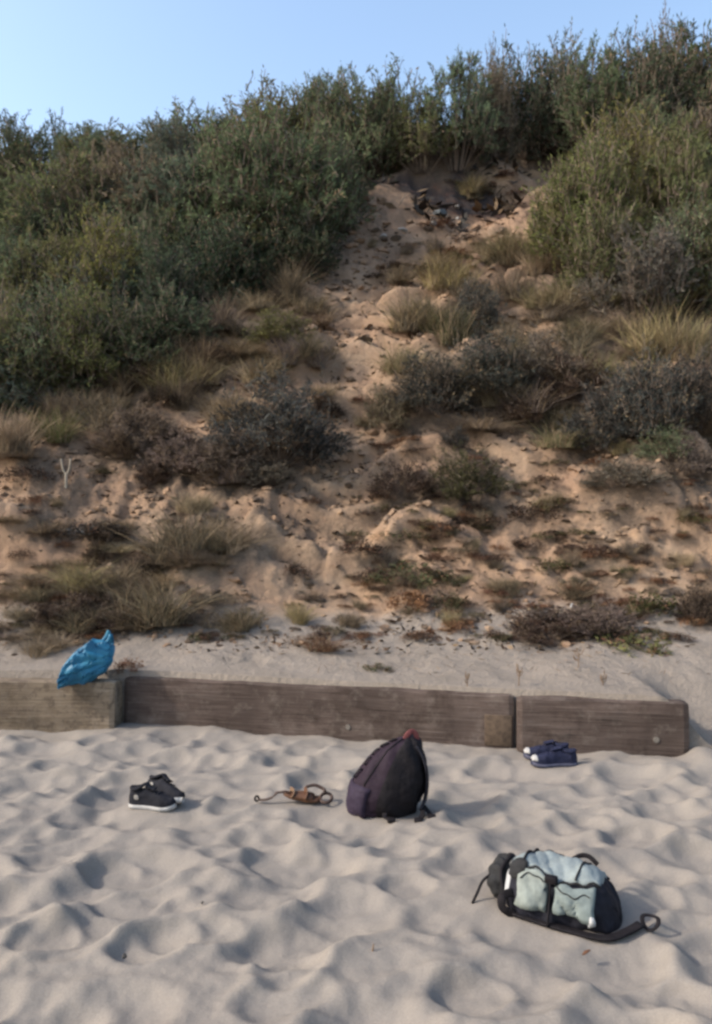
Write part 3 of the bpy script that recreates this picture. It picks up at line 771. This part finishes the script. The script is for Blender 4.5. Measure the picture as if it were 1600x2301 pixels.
o = strewn('bank_debris', 900, (372, 482), .08, .30, (.05, .045, .042), (.08, .5), (850, 1180)); o['label'] = 'dark dead branches and debris littering the broken earth bank'
def clods():
    g = np.random.default_rng(21); bm = bmesh.new(); bmesh.ops.create_icosphere(bm, subdivisions=1, radius=1)
    bv = np.array([v.co[:] for v in bm.verts]); bm.verts.index_update(); bf = np.array([[v.index for v in f.verts] for f in bm.faces]); bm.free()
    V = []; Fc = []; k = 0
    while k < 3200:
        up_ = g.uniform() < .35
        if up_: px, py = g.uniform(640, 1180), g.uniform(470, 820)
        else: px, py = g.uniform(-50, 1640), g.uniform(800, 1450)
        p = hit(dune_base, px, py, 6.5, 22); 
        if float(fbm(p[0] * .9 + 5, p[1] * .9, 2, 123)) < -.1 and g.uniform() < .8: continue
        p[2] = float(dune_h(p[0], p[1])); r = (.012 + .05 * g.uniform() ** 3) * (p[1] / 9)
        A = nrm(g.normal(size=3)); w_ = bv * (1 + .28 * g.normal(size=(len(bv), 1)))
        V.append(w_ * r * [g.uniform(.8, 1.5), g.uniform(.8, 1.3), g.uniform(.5, .9)] + p + [0, 0, r * .15]); Fc.append(bf + k * len(bv)); k += 1
    o = mk('sand_rubble', np.concatenate(V), np.concatenate(Fc), M['dune'], None, False); o['kind'] = 'stuff'
    o['label'] = 'crumbled lumps of sand and soil lying all over the slope'
    at = o.data.attributes.new('litter', 'FLOAT', 'POINT'); at.data.foreach_set('value', np.repeat(g.choice([0, .2, .5, .9], k), len(bv)).astype(np.float32))
clods()

# ------------------------------------------------------------------ the timber wall
def timber(x0, y0, x1, y1, th, z0, z1, mat, label, seed):
    L = math.hypot(x1 - x0, y1 - y0); an = math.atan2(y1 - y0, x1 - x0)
    ny, nz = 4, 7; prof = []
    for i in range(ny): prof.append((i / ny, 0))
    for i in range(nz): prof.append((1, i / nz))
    for i in range(ny): prof.append((1 - i / ny, 1))
    for i in range(nz): prof.append((0, 1 - i / nz))
    n = max(12, int(L / .035)); m = len(prof); V = []; Fc = []
    for i in range(n + 1):
        x = L * i / n
        endr = .012 if i in (0, n) else 0
        for (a, b) in prof:
            y = a * th; z = z0 + b * (z1 - z0)
            k = abs(a - .5) * 2 > .99 and abs(b - .5) * 2 > .99
            if k: y += (.5 - a) * .022; z += (.5 - b) * .022
            y += (.5 - a) * 2 * endr; z += (.5 - b) * 2 * endr
            dn = float(fbm(x * 3 + seed, z * 14 + y * 9, 3, seed)) * .006 + float(vnoise(x * .9, b * 2., seed + 4)) * .008
            if b == 1: z += dn * 1.2
            elif a == 0: y += dn
            elif a == 1: y -= dn
            V.append((x, y, z))
    for i in range(n):
        for j in range(m):
            l = (j + 1) % m; Fc.append((i * m + j, i * m + l, (i + 1) * m + l, (i + 1) * m + j)[::-1])
    Fc.append(tuple(range(m))); Fc.append(tuple(n * m + j for j in range(m))[::-1])
    o = mk('timber_beam', V, Fc, mat, None, False)
    o.location = (x0, y0, 0); o.rotation_euler = (0, 0, an)
    return tag(o, label, 'beam', 'timbers of the low wall')
tbl = timber(-7.5, 5.80, -1.775, 5.78, .215, -.25, .352, M['wood2'], 'pale mottled timber under the blue bag at the low end of the wall', 3)
tbm = timber(-1.760, 5.955, 1.078, 5.372, .13, -.25, .345, M['wood'], 'long dark brown timber in the middle of the low wall behind the purple pack', 8)
tbr = timber(1.088, 5.325, 2.185, 5.160, .16, -.25, .352, M['wood'], 'short dark timber at the end of the low wall behind the navy shoes', 15)
def disc(r, t, n=12):
    V = []; Fc = []
    for k in range(n): V.append((r * math.cos(6.2832 * k / n), 0, r * math.sin(6.2832 * k / n)))
    for k in range(n): V.append((r * .86 * math.cos(6.2832 * k / n), -t, r * .86 * math.sin(6.2832 * k / n)))
    for k in range(n): Fc.append((k, (k + 1) % n, n + (k + 1) % n, n + k))
    Fc.append(tuple(n + k for k in range(n))); return V, Fc
for o, xs in ((tbm, ((1.74, .07, .020),)), (tbr, ((.90, .10, .022),))):
    for (x, z, r) in xs:
        b = mk('bolt', *disc(r, .016), M['pale'], o, False); b.location = (x, .004, z)
def box(x0, x1, y0, y1, z0, z1, bv=.006):
    bm = bmesh.new(); bmesh.ops.create_cube(bm, size=1)
    for v in bm.verts: v.co = Vector(((x0 + x1) / 2 + v.co.x * (x1 - x0), (y0 + y1) / 2 + v.co.y * (y1 - y0), (z0 + z1) / 2 + v.co.z * (z1 - z0)))
    bmesh.ops.bevel(bm, geom=bm.edges[:], offset=bv, segments=2, affect='EDGES', profile=.5)
    V = [tuple(v.co) for v in bm.verts]; bm.verts.index_update(); Fc = [tuple(v.index for v in f.verts) for f in bm.faces]; bm.free(); return V, Fc
mk('rust_patch', *box(2.70, 2.885, -.012, .01, .0, .21, .004), M['rust'], tbm)  # thin slab added for the dark rusty patch, no real plate there

# ------------------------------------------------------------------ blue plastic bag slumped over the timber
def blue_bag():
    bm = bmesh.new(); bmesh.ops.create_icosphere(bm, subdivisions=5, radius=1)
    V = []; g = np.random.default_rng(4); fac = nrm(g.normal(size=(90, 3))); fo = g.uniform(.80, 1.08, 90)
    creases = [(nrm(g.normal(size=3)), g.uniform(2.2, 6.5), g.uniform(0, 6)) for _ in range(16)]
    for v in bm.verts:
        d = np.array(v.co)
        cr = sum(abs(math.sin(d @ c[0] * c[1] + c[2])) for c in creases) / 16 - .62
        fold = abs(math.sin(6.5 * math.atan2(d[2] + .3 * d[0], d[1] + .4 * d[0]) + 2 * d[0])) - .6
        q_ = np.sort(fac @ d / fo)[::-1]
        r = 1.18 / max(q_[0], .6) * (1 - .10 * math.exp(-((q_[0] - q_[1]) / .012) ** 2)) - .12 + .42 * cr + .10 * fold * (1 - abs(d[0]) ** 2)
        r = min(max(r, .55), 1.35)
        p = d * r
        x = p[0] * (.185 if p[0] > 0 else .165); y = p[1] * .14; z = p[2] * .150
        # pulled up to a gathered neck at one end, sagging over the front edge at the other
        t = p[0]
        if t > 0: sq = 1 - .25 * t; z = z * (1.12 if z > 0 else .9) + .055 * t; y *= sq
        else: z = z * (.98 + .05 * t) - .085 * t * t; y = y * 1.0 - .085 * t * t
        if p[2] > .55: tw = (p[2] - .55) * 1.1; x = x * (1 - .35 * tw) + .055 * tw; y *= 1 - .4 * tw; z += .02 * tw
        V.append((x, y, z))
    bm.verts.index_update(); Fc = [tuple(v.index for v in f.verts) for f in bm.faces]; bm.free()
    r = empty('plastic_bag', (-1.97, 5.86, .352)); tag(r, 'crumpled bright blue plastic bag slumped over the pale timber', 'plastic bag')
    o = mk('bag_film', V, Fc, M['plastic'], r, False); o.location = (-.01, -.025, .128); o.scale = (1.06, 1.08, 1.08)
    for (a, b, c) in (((.07, .02, .27), (.125, .02, .36), (.105, .05, .285)), ((.10, -.02, .25), (.150, -.01, .335), (.150, .03, .26))):
        mk('handle', *sweep(smoothpath([a, ((a[0] + b[0]) / 2 + .012, a[1], (a[2] + b[2]) / 2 + .01), b, c], 6), .016, .003, 6, (0, 1, 0)), M['plastic'], r)
    return r
blue_bag()

# ------------------------------------------------------------------ purple day pack standing on the sand
def purple_pack():
    b = on_beach(868, 1836); r = empty('backpack', (b[0], b[1] + .13, -.012)); r.scale = (.96, .96, .92)
    tag(r, 'dark purple backpack standing upright on the sand with its black side shaded', 'backpack', 'backpacks on the sand')
    zz = [0, .015, .05, .12, .20, .30, .37, .41, .43]
    xl = [-.165, -.188, -.203, -.198, -.165, -.092, -.022, .045, .105]
    xr = [.150, .165, .178, .203, .220, .217, .200, .185, .150]
    hd = [.115, .13, .142, .15, .145, .125, .10, .07, .02]
    def fn(u, v):
        z = np.interp(u, np.linspace(0, 1, 9), zz); a = np.interp(u, np.linspace(0, 1, 9), xl); c = np.interp(u, np.linspace(0, 1, 9), xr); h = np.interp(u, np.linspace(0, 1, 9), hd)
        q, s = math.cos(v), math.sin(v)
        q = math.copysign(abs(q) ** .85, q); s = math.copysign(abs(s) ** .8, s)
        wob = .006 * math.sin(9 * u + 3 * v) * math.sin(5 * v) + .004 * math.sin(23 * u + 7 * v)
        return ((a + c) / 2 + ((c - a) / 2 + wob) * q, (h + wob) * s, z + .004 * math.sin(7 * v))
    nu, nv = 40, 56; V = []; Fc = []
    for i in range(nu + 1):
        for j in range(nv): V.append(fn(i / nu, 2 * math.pi * j / nv))
    for i in range(nu):
        for j in range(nv):
            l = (j + 1) % nv; Fc.append((i * nv + j, i * nv + l, (i + 1) * nv + l, (i + 1) * nv + j))
    Fc.append(tuple(range(nv))[::-1]); Fc.append(tuple(nu * nv + j for j in range(nv)))
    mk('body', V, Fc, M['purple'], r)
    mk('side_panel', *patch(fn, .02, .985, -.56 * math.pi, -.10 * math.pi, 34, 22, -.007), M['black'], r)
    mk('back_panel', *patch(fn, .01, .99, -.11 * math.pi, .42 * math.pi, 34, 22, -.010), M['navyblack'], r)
    mk('front_pocket', *patch(fn, .05, .46, -1.26 * math.pi, -.66 * math.pi, 20, 26, -.018), M['purple2'], r)
    mk('zip', *sweep([fn(.47 + .50 * k / 24, -.74 * math.pi - .0 * k) for k in range(25)], .004, .006, 6), M['black'], r)
    for k in range(5):
        u = .50 + .09 * k; p = np.array(fn(u, -.985 * math.pi)); q = np.array(fn(u + .055, -.985 * math.pi)); o_ = np.array([-.011, -.002, .006])
        mk('webbing_loop', *sweep(smoothpath([p, p + o_, (p + q) / 2 + o_ * 1.15, q + o_ * .8, q], 4), .010, .004, 6), M['black'], r)
    mk('handle', *sweep(smoothpath([(.105, -.02, .405), (.120, -.02, .445), (.150, -.015, .468), (.175, -.01, .44), (.178, -.005, .385)], 6), .014, .005, 8, (0, 1, 0), True), M['maroon'], r)
    for (dy, sw) in ((-.075, 0), (.06, .01)):
        st = mk('shoulder_strap', *sweep(smoothpath([(.172, dy * .6, .385), (.214, dy, .31), (.228, dy, .21), (.218, dy, .10), (.19, dy - .03, .045)], 7), .030, .009, 8, (1, 0, 0), True), M['navyblack'], r)
    for pts, e in (((( .205, -.10, .06), (.195, -.15, .03), (.175, -.195, .018)), (.17, -.20, .020)), (((.21, -.06, .05), (.235, -.10, .028), (.245, -.145, .02)), (.247, -.155, .022)), (((.0, -.13, .06), (-.01, -.165, .03), (.02, -.185, .018)), (.025, -.188, .018))):
        t = mk('strap_end', *sweep(smoothpath(pts, 6), .013, .004, 8, (0, 0, 1), True), M['black'], r)
        c = mk('buckle', *box(e[0] - .022, e[0] + .022, e[1] - .02, e[1] + .02, e[2] - .012, e[2] + .012), M['black'], t)
    return r
purple_pack()

# ------------------------------------------------------------------ big pack lying on the sand
def big_pack():
    r = empty('backpack', (.835, 3.19, -.018), R(-26)); tag(r, 'black and pale blue hiking backpack lying on its back on the sand', 'backpack', 'backpacks on the sand')
    def fn(s, v):
        e = max(1e-4, 1 - abs(s) ** 3.2) ** .42
        b = .150 * e * (1 - .05 * s); h = .190 * e * (1 - .12 * s - .05 * math.cos(5 * s))
        q, k = math.cos(v), math.sin(v)
        y = -b * math.copysign(abs(q) ** .75, q); z = h * max(k, 0) ** .72
        wob = .012 * math.sin(5 * s + 4 * v) + .006 * math.sin(13 * s - 7 * v) + .004 * math.sin(27 * s + 11 * v)
        return (.232 * s, y + wob * q, z + wob * k)
    nu, nv = 44, 30; V = []; Fc = []
    for i in range(nu + 1):
        for j in range(nv + 1): V.append(fn(-.999 + 1.998 * i / nu, math.pi * j / nv))
    for i in range(nu):
        for j in range(nv):
            a = i * (nv + 1) + j; Fc.append((a, a + nv + 1, a + nv + 2, a + 1))
    for i in range(nu): Fc.append((i * (nv + 1) + nv, (i + 1) * (nv + 1) + nv, (i + 1) * (nv + 1), i * (nv + 1)))
    mk('body', V, Fc, M['navyblack'], r)
    pi = math.pi
    mk('front_panel', *patch(fn, -.86, .70, .335 * pi, .88 * pi, 30, 26, .014), M['ice'], r)
    mk('pocket', *patch(fn, -.66, -.13, .055 * pi, .325 * pi, 14, 12, .020), M['grey'], r)
    mk('pocket', *patch(fn, -.04, .64, .055 * pi, .315 * pi, 14, 12, .022), M['teal'], r)
    mk('compression_strap', *sweep([p_ for p_ in (lambda L: L)([tuple(np.array(fn(-.60 + .10 * k / 20, (.36 + .50 * k / 20) * pi)) + nrm(np.array([0, math.cos((.36 + .5 * k / 20) * pi) * -1, math.sin((.36 + .5 * k / 20) * pi)])) * .017) for k in range(21)])], .008, .003, 8, (1, 0, 0), True), M['black'], r)
    mk('compression_strap', *sweep([tuple(np.array(fn(.30 + .22 * k / 20, (.34 + .50 * k / 20) * pi)) + nrm(np.array([0, math.cos((.34 + .5 * k / 20) * pi) * -1, math.sin((.34 + .5 * k / 20) * pi)])) * .017) for k in range(21)], .006, .003, 8, (1, 0, 0), True), M['mesh'], r)
    mk('mesh_gusset', *patch(fn, -.80, -.50, .26 * pi, .40 * pi, 10, 6, .024), M['mesh'], r)
    mk('label_patch', *patch(fn, .52, .62, .05 * pi, .13 * pi, 4, 4, .030), M['white'], r)
    mk('reflective_trim', *patch(fn, -.90, -.82, .10 * pi, .62 * pi, 4, 20, .012), M['white'], r)
    def over(s0, s1, v0, v1, off, n=26):
        out = []
        for k in range(n + 1):
            s = s0 + (s1 - s0) * k / n; v = (v0 + (v1 - v0) * k / n) * pi
            p = np.array(fn(s, v)); c = np.array([p[0], 0, .05]); d = nrm(p - c); out.append(p + d * off)
        return out
    st = mk('compression_strap', *sweep(over(-.085, -.085, .02, .36, .020), .009, .003, 8, (1, 0, 0), True), M['black'], r)
    p = over(-.085, -.085, .33, .37, .026, 1)[0]; mk('buckle', *box(p[0] - .024, p[0] + .024, p[1] - .018, p[1] + .018, p[2] - .015, p[2] + .012), M['black'], st)
    mk('compression_strap', *sweep(over(-.78, .72, .87, .80, .016), .008, .005, 8, (0, 0, 1), True), M['black'], r)
    mk('compression_strap', *sweep(over(-.70, .70, .330, .330, .014), .004, .003, 8, (0, 1, 0), True), M['mesh'], r)
    for (s0, s1, v0, v1) in ((-.60, -.20, .25, .25), (.02, .56, .235, .235)):
        mk('zip', *sweep(over(s0, s1, v0, v1, .0235), .003, .002, 5), M['black'], r)
    mk('zip', *sweep(over(-.70, .58, .62, .66, .0155), .003, .002, 5), M['mesh'], r)
    t = mk('side_clip', *sweep(smoothpath([(.02, .11, .205), (.05, .13, .220), (.085, .13, .222), (.12, .12, .200)], 5), .009, .005, 8, (0, 1, 0), True), M['black'], r); t.location = (0, 0, -.035)
    # the lid and its drawcord collar
    g = np.random.default_rng(9); bm = bmesh.new(); bmesh.ops.create_icosphere(bm, subdivisions=4, radius=1); V = []
    for v in bm.verts:
        d = np.array(v.co); q = 1 + .10 * math.sin(7 * d[1] + 3 * d[2]) * math.sin(6 * d[2] - 2 * d[0]) + .06 * math.sin(15 * d[1] + 9 * d[0])
        V.append((d[0] * .070 * q - .238, d[1] * .105 * q + .02, max(0.0, d[2] * .088 * q + .082)))
    bm.verts.index_update(); Fc = [tuple(v.index for v in f.verts) for f in bm.faces]; bm.free()
    lid = mk('lid', V, Fc, M['mesh'], r)
    mk('lid_rim', *sweep([(-.222 + .01 * math.sin(5 * t), -.12 * math.cos(t), 0.008 + .172 * math.sin(t)) for t in np.linspace(.05, 3.0, 24)], .008, .010, 8), M['black'], lid)
    mk('drawcord', *sweep(smoothpath([(-.285, -.04, .11), (-.31, -.07, .09), (-.325, -.10, .05), (-.34, -.12, .012)], 6), .006, .006, 6), M['black'], lid)
    mk('pull_tab', *sweep(smoothpath([(-.17, -.13, .10), (-.205, -.155, .085), (-.20, -.165, .045), (-.16, -.15, .02)], 6), .016, .005, 8, (0, 1, 0), True), M['black'], r)
    # shoulder strap under the front edge, ending in a loop on the sand
    mk('shoulder_strap', *sweep(smoothpath([(-.16, -.145, .025), (-.04, -.158, .020), (.10, -.172, .018), (.20, -.165, .020), (.26, -.10, .026), (.305, -.045, .040)], 8), .019, .006, 10, (0, 0, 1), True), M['black'], r)
    ring = [(.338 + .026 * math.cos(t) * 1.15, -.022 + .026 * math.sin(t) * .8, .048 + .018 * math.sin(t) + .006 * math.cos(2 * t)) for t in np.linspace(0, 2 * pi, 22)[:-1]]
    mk('strap_loop', *sweep(ring, .009, .005, 8, (0, 0, 1), False, True), M['black'], r)
    return r
big_pack()

# ------------------------------------------------------------------ shoes
def shoe(loc, rz, high, label, group, mats, toe_white=False, badge=False, L=.285, tilt=0):
    r = empty('shoe', loc, rz); r.rotation_euler = (tilt, 0, rz); tag(r, label, 'shoe', group)
    def hw(t): return np.interp(t, [0, .03, .12, .35, .5, .72, .88, .96, 1], [.012, .025, .034, .031, .034, .046, .038, .024, .006])
    n = 30; V = []; Fc = []; m = 14
    for i in range(n + 1):
        t = i / n; h = hw(t); x = t * L; lift = .012 * max(0, (t - .75) / .25) ** 2
        for k in range(m):
            a = 2 * math.pi * k / m; q, s = math.cos(a), math.sin(a)
            V.append((x, (h + .005) * math.copysign(abs(q) ** .6, q), .015 + lift + .015 * math.copysign(abs(s) ** .45, s)))
    for i in range(n):
        for k in range(m): l = (k + 1) % m; Fc.append((i * m + k, (i + 1) * m + k, (i + 1) * m + l, i * m + l)[::-1])
    Fc.append(tuple(range(m))); Fc.append(tuple(n * m + k for k in range(m))[::-1])
    so = mk('sole', V, Fc, mats['sole'], r)
    tp = [0, .04, .12, .28, .36, .46, .62, .80, .93, 1]
    hp = [.042, .082, .088, .080, .092, .078, .062, .048, .036, .010] if high else [.040, .072, .078, .064, .080, .076, .060, .048, .036, .010]
    def up(t, v):
        h = np.interp(t, tp, hp); w_ = hw(t) * (1 - .06 * math.sin(v)); q, s = math.cos(v), max(0, math.sin(v))
        pinch = 1 - (.35 * (h - .05) / .1 * s if h > .05 else 0)
        return (t * L, -w_ * math.copysign(abs(q) ** .7, q) * pinch, .026 + .012 * max(0, (t - .75) / .25) ** 2 + h * s ** .6 * (1 + .03 * math.sin(20 * t)))
    V = []; Fc = []; nv = 18
    for i in range(n + 1):
        for j in range(nv + 1): V.append(up(i / n, math.pi * j / nv))
    for i in range(n):
        for j in range(nv): a = i * (nv + 1) + j; Fc.append((a, a + nv + 1, a + nv + 2, a + 1))
    mk('upper', V, Fc, mats['upper'], r)
    topz = .026 + (.088 if high else .074)
    ring = [(L * (.18 + .145 * math.cos(a)), .027 * math.sin(a), topz + .006 * math.cos(2 * a) + (.010 if high else .004) * math.cos(a)) for a in np.linspace(0, 2 * math.pi, 20)[:-1]]
    co = mk('collar', *sweep(ring, .008, .009, 6, (0, 0, 1), False, True), mats['upper'], r)
    mk('lining', [(p[0], p[1] * .9, p[2] + .001) for p in ring], [tuple(range(len(ring)))], mats['lining'], co, False)
    mk('tongue', *sweep(smoothpath([(L * .56, 0, .026 + .080), (L * .44, 0, .026 + (.092 if high else .088)), (L * .34, 0, topz + .022)], 5), .024, .006, 8, (0, 0, 1)), mats['upper'], r)
    for k in range(4):
        t = .42 + .075 * k; P_ = [np.array(up(t, v)) * [1, 1, 1] + [0, 0, .004] for v in np.linspace(.36 * math.pi, .64 * math.pi, 7)]
        mk('lace', *sweep(P_, .004, .003, 5), mats['lace'], r)
    if toe_white: mk('toe_cap', *patch(up, .86, .995, .03 * math.pi, .97 * math.pi, 8, 16, .004), M['rubber'], r)
    if badge:
        for s_ in (-1, 1):
            b_ = mk('ankle_patch', *disc(.015, .003, 16), M['stone'], r, False); b_.location = (L * .20, s_ * .0325, .068); b_.rotation_euler = (R(12), 0, 0 if s_ < 0 else math.pi)
    return r
MB_ = dict(sole=M['rubber'], upper=M['canvas'], lining=M['lining'], lace=M['canvas'])
MN_ = dict(sole=M['navysole'], upper=M['navy'], lining=M['lining'], lace=M['navy'])
b = on_beach(285, 1812)
shoe((b[0] + .01, b[1] + .02, -.010), R(-10), True, 'black high top shoe with a pale ankle patch and white sole, nearer of its pair', 'black high top pair on the sand', MB_, False, True, .268)
shoe((b[0] + .065, b[1] + .115, .012), R(-28), True, 'black high top shoe standing half hidden behind its twin', 'black high top pair on the sand', MB_, False, True, .268, R(-24))
b = on_beach(1300, 1722)
shoe((b[0], b[1] + .04, -.008), R(183), False, 'navy shoe with a white toe lying nearer in front of the timber end', 'navy shoes by the timber end', MN_, True, False, .295)
shoe((b[0] - .015, b[1] + .155, -.006), R(176), False, 'navy shoe with a white toe tucked close against the timber', 'navy shoes by the timber end', MN_, True, False, .295)

# ------------------------------------------------------------------ brown sandal with a trailing strap
def sandal():
    b = on_beach(636, 1806); r = empty('sandal', (b[0], b[1] + .03, .0), R(-4)); tag(r, 'brown leather sandal with a loop and a strap trailing across the sand', 'sandal')
    V = []; Fc = []; n = 26; m = 12; L = .27
    def hw(t): return np.interp(t, [0, .05, .2, .45, .75, .92, 1], [.010, .026, .036, .032, .043, .034, .010])
    def lz(t): return .022 + .030 * (1 - t) ** 2.5 - .004 * math.sin(3 * t) + .0 * t
    for i in range(n + 1):
        t = i / n
        for k in range(m):
            a = 2 * math.pi * k / m; q, s = math.cos(a), math.sin(a)
            V.append((t * .21, hw(t) * math.copysign(abs(q) ** .6, q), lz(t) + .011 * math.copysign(abs(s) ** .5, s)))
    for i in range(n):
        for k in range(m): l = (k + 1) % m; Fc.append((i * m + k, i * m + l, (i + 1) * m + l, (i + 1) * m + k))
    Fc.append(tuple(range(m))[::-1]); Fc.append(tuple(n * m + k for k in range(m)))
    mk('sole', V, Fc, M['leather'], r)
    mk('instep_strap', *sweep([(.125 + .012 * math.sin(a * 2), -.042 * math.cos(a), .028 + .040 * math.sin(a)) for a in np.linspace(0, math.pi, 16)], .015, .004, 8, (1, 0, 0), True), M['leather'], r)
    mk('instep_strap', *sweep([(.05 + .015 * math.sin(a * 2), -.036 * math.cos(a), .040 + .030 * math.sin(a)) for a in np.linspace(0, math.pi, 16)], .012, .004, 8, (1, 0, 0), True), M['tan'], r)
    mk('vamp', *sweep([(.05 + .12 * k / 8, 0, .040 - .010 * k / 8) for k in range(9)], [.036, .040, .041, .040, .040, .042, .044, .044, .040], [.014, .022, .025, .025, .024, .023, .022, .020, .012], 12, (0, 0, 1)), M['leather'], r)
    mk('side_strap', *sweep(smoothpath([(.12, .02, .078), (.17, .03, .086), (.215, .025, .070), (.23, .01, .06)], 6), .007, .009, 8, (0, 1, 0), True), M['darkleather'], r)
    ring = [(.236 + .032 * math.cos(a), .0 + .034 * math.sin(a), .028 + .014 * math.sin(a)) for a in np.linspace(0, 2 * math.pi, 22)[:-1]]
    mk('ankle_loop', *sweep(ring, .009, .006, 8, (0, 1, 0), False, True), M['darkleather'], r)
    t = mk('ankle_strap', *sweep(smoothpath([(.02, -.01, .06), (-.03, -.015, .056), (-.045, -.02, .045), (-.065, -.02, .028), (-.10, -.025, .018), (-.135, -.02, .016)], 6), .010, .004, 8, (0, 0, 1), True), M['darkleather'], r)
    mk('buckle', *sweep([(-.145 + .011 * math.cos(a), -.02, .022 + .014 * math.sin(a)) for a in np.linspace(0, 2 * math.pi, 13)[:-1]], .006, .006, 6, (0, 1, 0), False, True), M['black'], t)
sandal()

# ------------------------------------------------------------------ small things
def rock(seed, sx, sy, sz):
    g = np.random.default_rng(seed); bm = bmesh.new(); bmesh.ops.create_icosphere(bm, subdivisions=3, radius=1); cs = [(nrm(g.normal(size=3)), g.uniform(.55, .85)) for _ in range(9)]; V = []
    for v in bm.verts:
        d = np.array(v.co); k = 1.0
        for c, h in cs:
            q = d @ c
            if q * k > h: k = h / q
        V.append((d[0] * k * sx, d[1] * k * sy, d[2] * k * sz))
    bm.verts.index_update(); Fc = [tuple(v.index for v in f.verts) for f in bm.faces]; bm.free(); return V, Fc
def put(px, py, wpx, hpx, mat, name, label, cat, seed, dune=True, group=None):
    p = on_dune(px, py) if dune else on_beach(px, py); s = p[1] / F
    o = mk(name, *rock(seed, wpx * s / 2, wpx * s / 2.4, hpx * s / 2), mat, None, False); o.location = p + [0, 0, hpx * s * .25]; o.rotation_euler = (0, 0, rng.uniform(0, 6)); tag(o, label, cat, group)
put(1027, 468, 16, 14, M['stone'], 'stone', 'small whitish stone under the broken earth bank, upper of two', 'stone', 1)
put(1028, 494, 14, 12, M['stone'], 'stone', 'small whitish stone under the broken earth bank, lower of two', 'stone', 2)
put(990, 484, 46, 20, M['slate'], 'stone', 'blue grey slab lying at the foot of the broken earth bank', 'stone', 3)
put(975, 506, 20, 14, M['stone'], 'stone', 'pale stone at the corner of the blue grey slab', 'stone', 4)
put(1190, 352, 26, 22, M['stone'], 'stone', 'pale lump on the top end of the earth bank', 'stone', 5)
put(905, 520, 24, 14, M['stone'], 'stone', 'pale stone in the rubble above the path', 'stone', 6)
put(860, 535, 22, 12, M['stone'], 'stone', 'pale stone at the low end of the rubble above the path', 'stone', 7)
put(1286, 1366, 10, 14, M['white'], 'litter_scrap', 'tiny white scrap caught in the dead bushes', 'scrap', 8)
put(280, 2152, 15, 13, M['dark'], 'pebble', 'dark pebble alone on the trampled sand', 'pebble', 9, False)
put(455, 2030, 9, 7, M['dark'], 'pebble', 'tiny dark pebble on a ridge of the trampled sand', 'pebble', 10, False)
def stick(pts, r, mat, name, label, cat): return tag(mk(name, *sweep(smoothpath(pts, 5), [r * (1 - .5 * k / ((len(pts) - 1) * 5)) for k in range((len(pts) - 1) * 5 + 1)], [r * (1 - .5 * k / ((len(pts) - 1) * 5)) for k in range((len(pts) - 1) * 5 + 1)], 6), mat), label, cat)
p = on_beach(835, 2146); stick([p, p + [.004, .0, .018], p + [.008, .01, .036]], .0045, M['twig'], 'twig', 'dark twig standing in the trampled sand', 'twig')
p = on_beach(1318, 2148); tag(mk('dead_leaf', *sweep(smoothpath([p + [-.015, 0, .004], p + [.003, .008, .012], p + [.018, .015, .014]], 5), [.002, .004, .006, .008, .008, .008, .007, .006, .005, .004, .002], .002, 6, (0, 0, 1)), M['leather']), 'curled brown leaf on the sand near the hiking backpack', 'leaf')
p = on_dune(148, 1095); s = p[1] / F
r_ = empty('forked_stake', p); tag(r_, 'bleached forked stake standing on the bare slope', 'stake')
mk('trunk', *sweep(smoothpath([(0, 0, -.1), (.002, 0, .06), (.0, .01, .15)], 5), .016, .014, 8, (0, 1, 0)), M['deadstem'], r_)
for q in (-1, 1): mk('prong', *sweep(smoothpath([(0, .01, .13), (q * .035, .01, .20), (q * .052, .0, .31)], 5), .012, .012, 8, (0, 1, 0)), M['deadstem'], r_)
def weed(px, py, h, label, seed):
    g = np.random.default_rng(seed); p = on_dune(px, py); s = p[1] / F * h; r = empty('dead_weed', p); tag(r, label, 'weed')
    mk('stem', *sweep(smoothpath([(0, 0, -.03), (.01 * s, 0, .4 * s), (.05 * s, 0, s)], 4), .004, .004, 5), M['twig'], r)
    for k in range(6):
        z = g.uniform(.35, 1) * s; d = nrm(g.normal(size=3) * [1, 1, .4] + [0, 0, .5]) * g.uniform(.25, .5) * s
        mk('twig', *sweep(smoothpath([(0.02 * s, 0, z), d * .6 + [0, 0, z], d + [0, 0, z + .03]], 3), .003, .003, 5), M['twig'], r)
weed(1166, 1556, 34, 'dark dead weed behind the joint of the two dark timbers', 1)
weed(1050, 1545, 22, 'small dead weed poking up behind the long timber', 2)
weed(1355, 1558, 20, 'small dead weed poking up behind the short timber', 3)
weed(1300, 1500, 30, 'grey dead weed on the pale sand above the short timber', 4)
weed(545, 1392, 60, 'thin dark dead weed standing alone at the slope foot', 5)
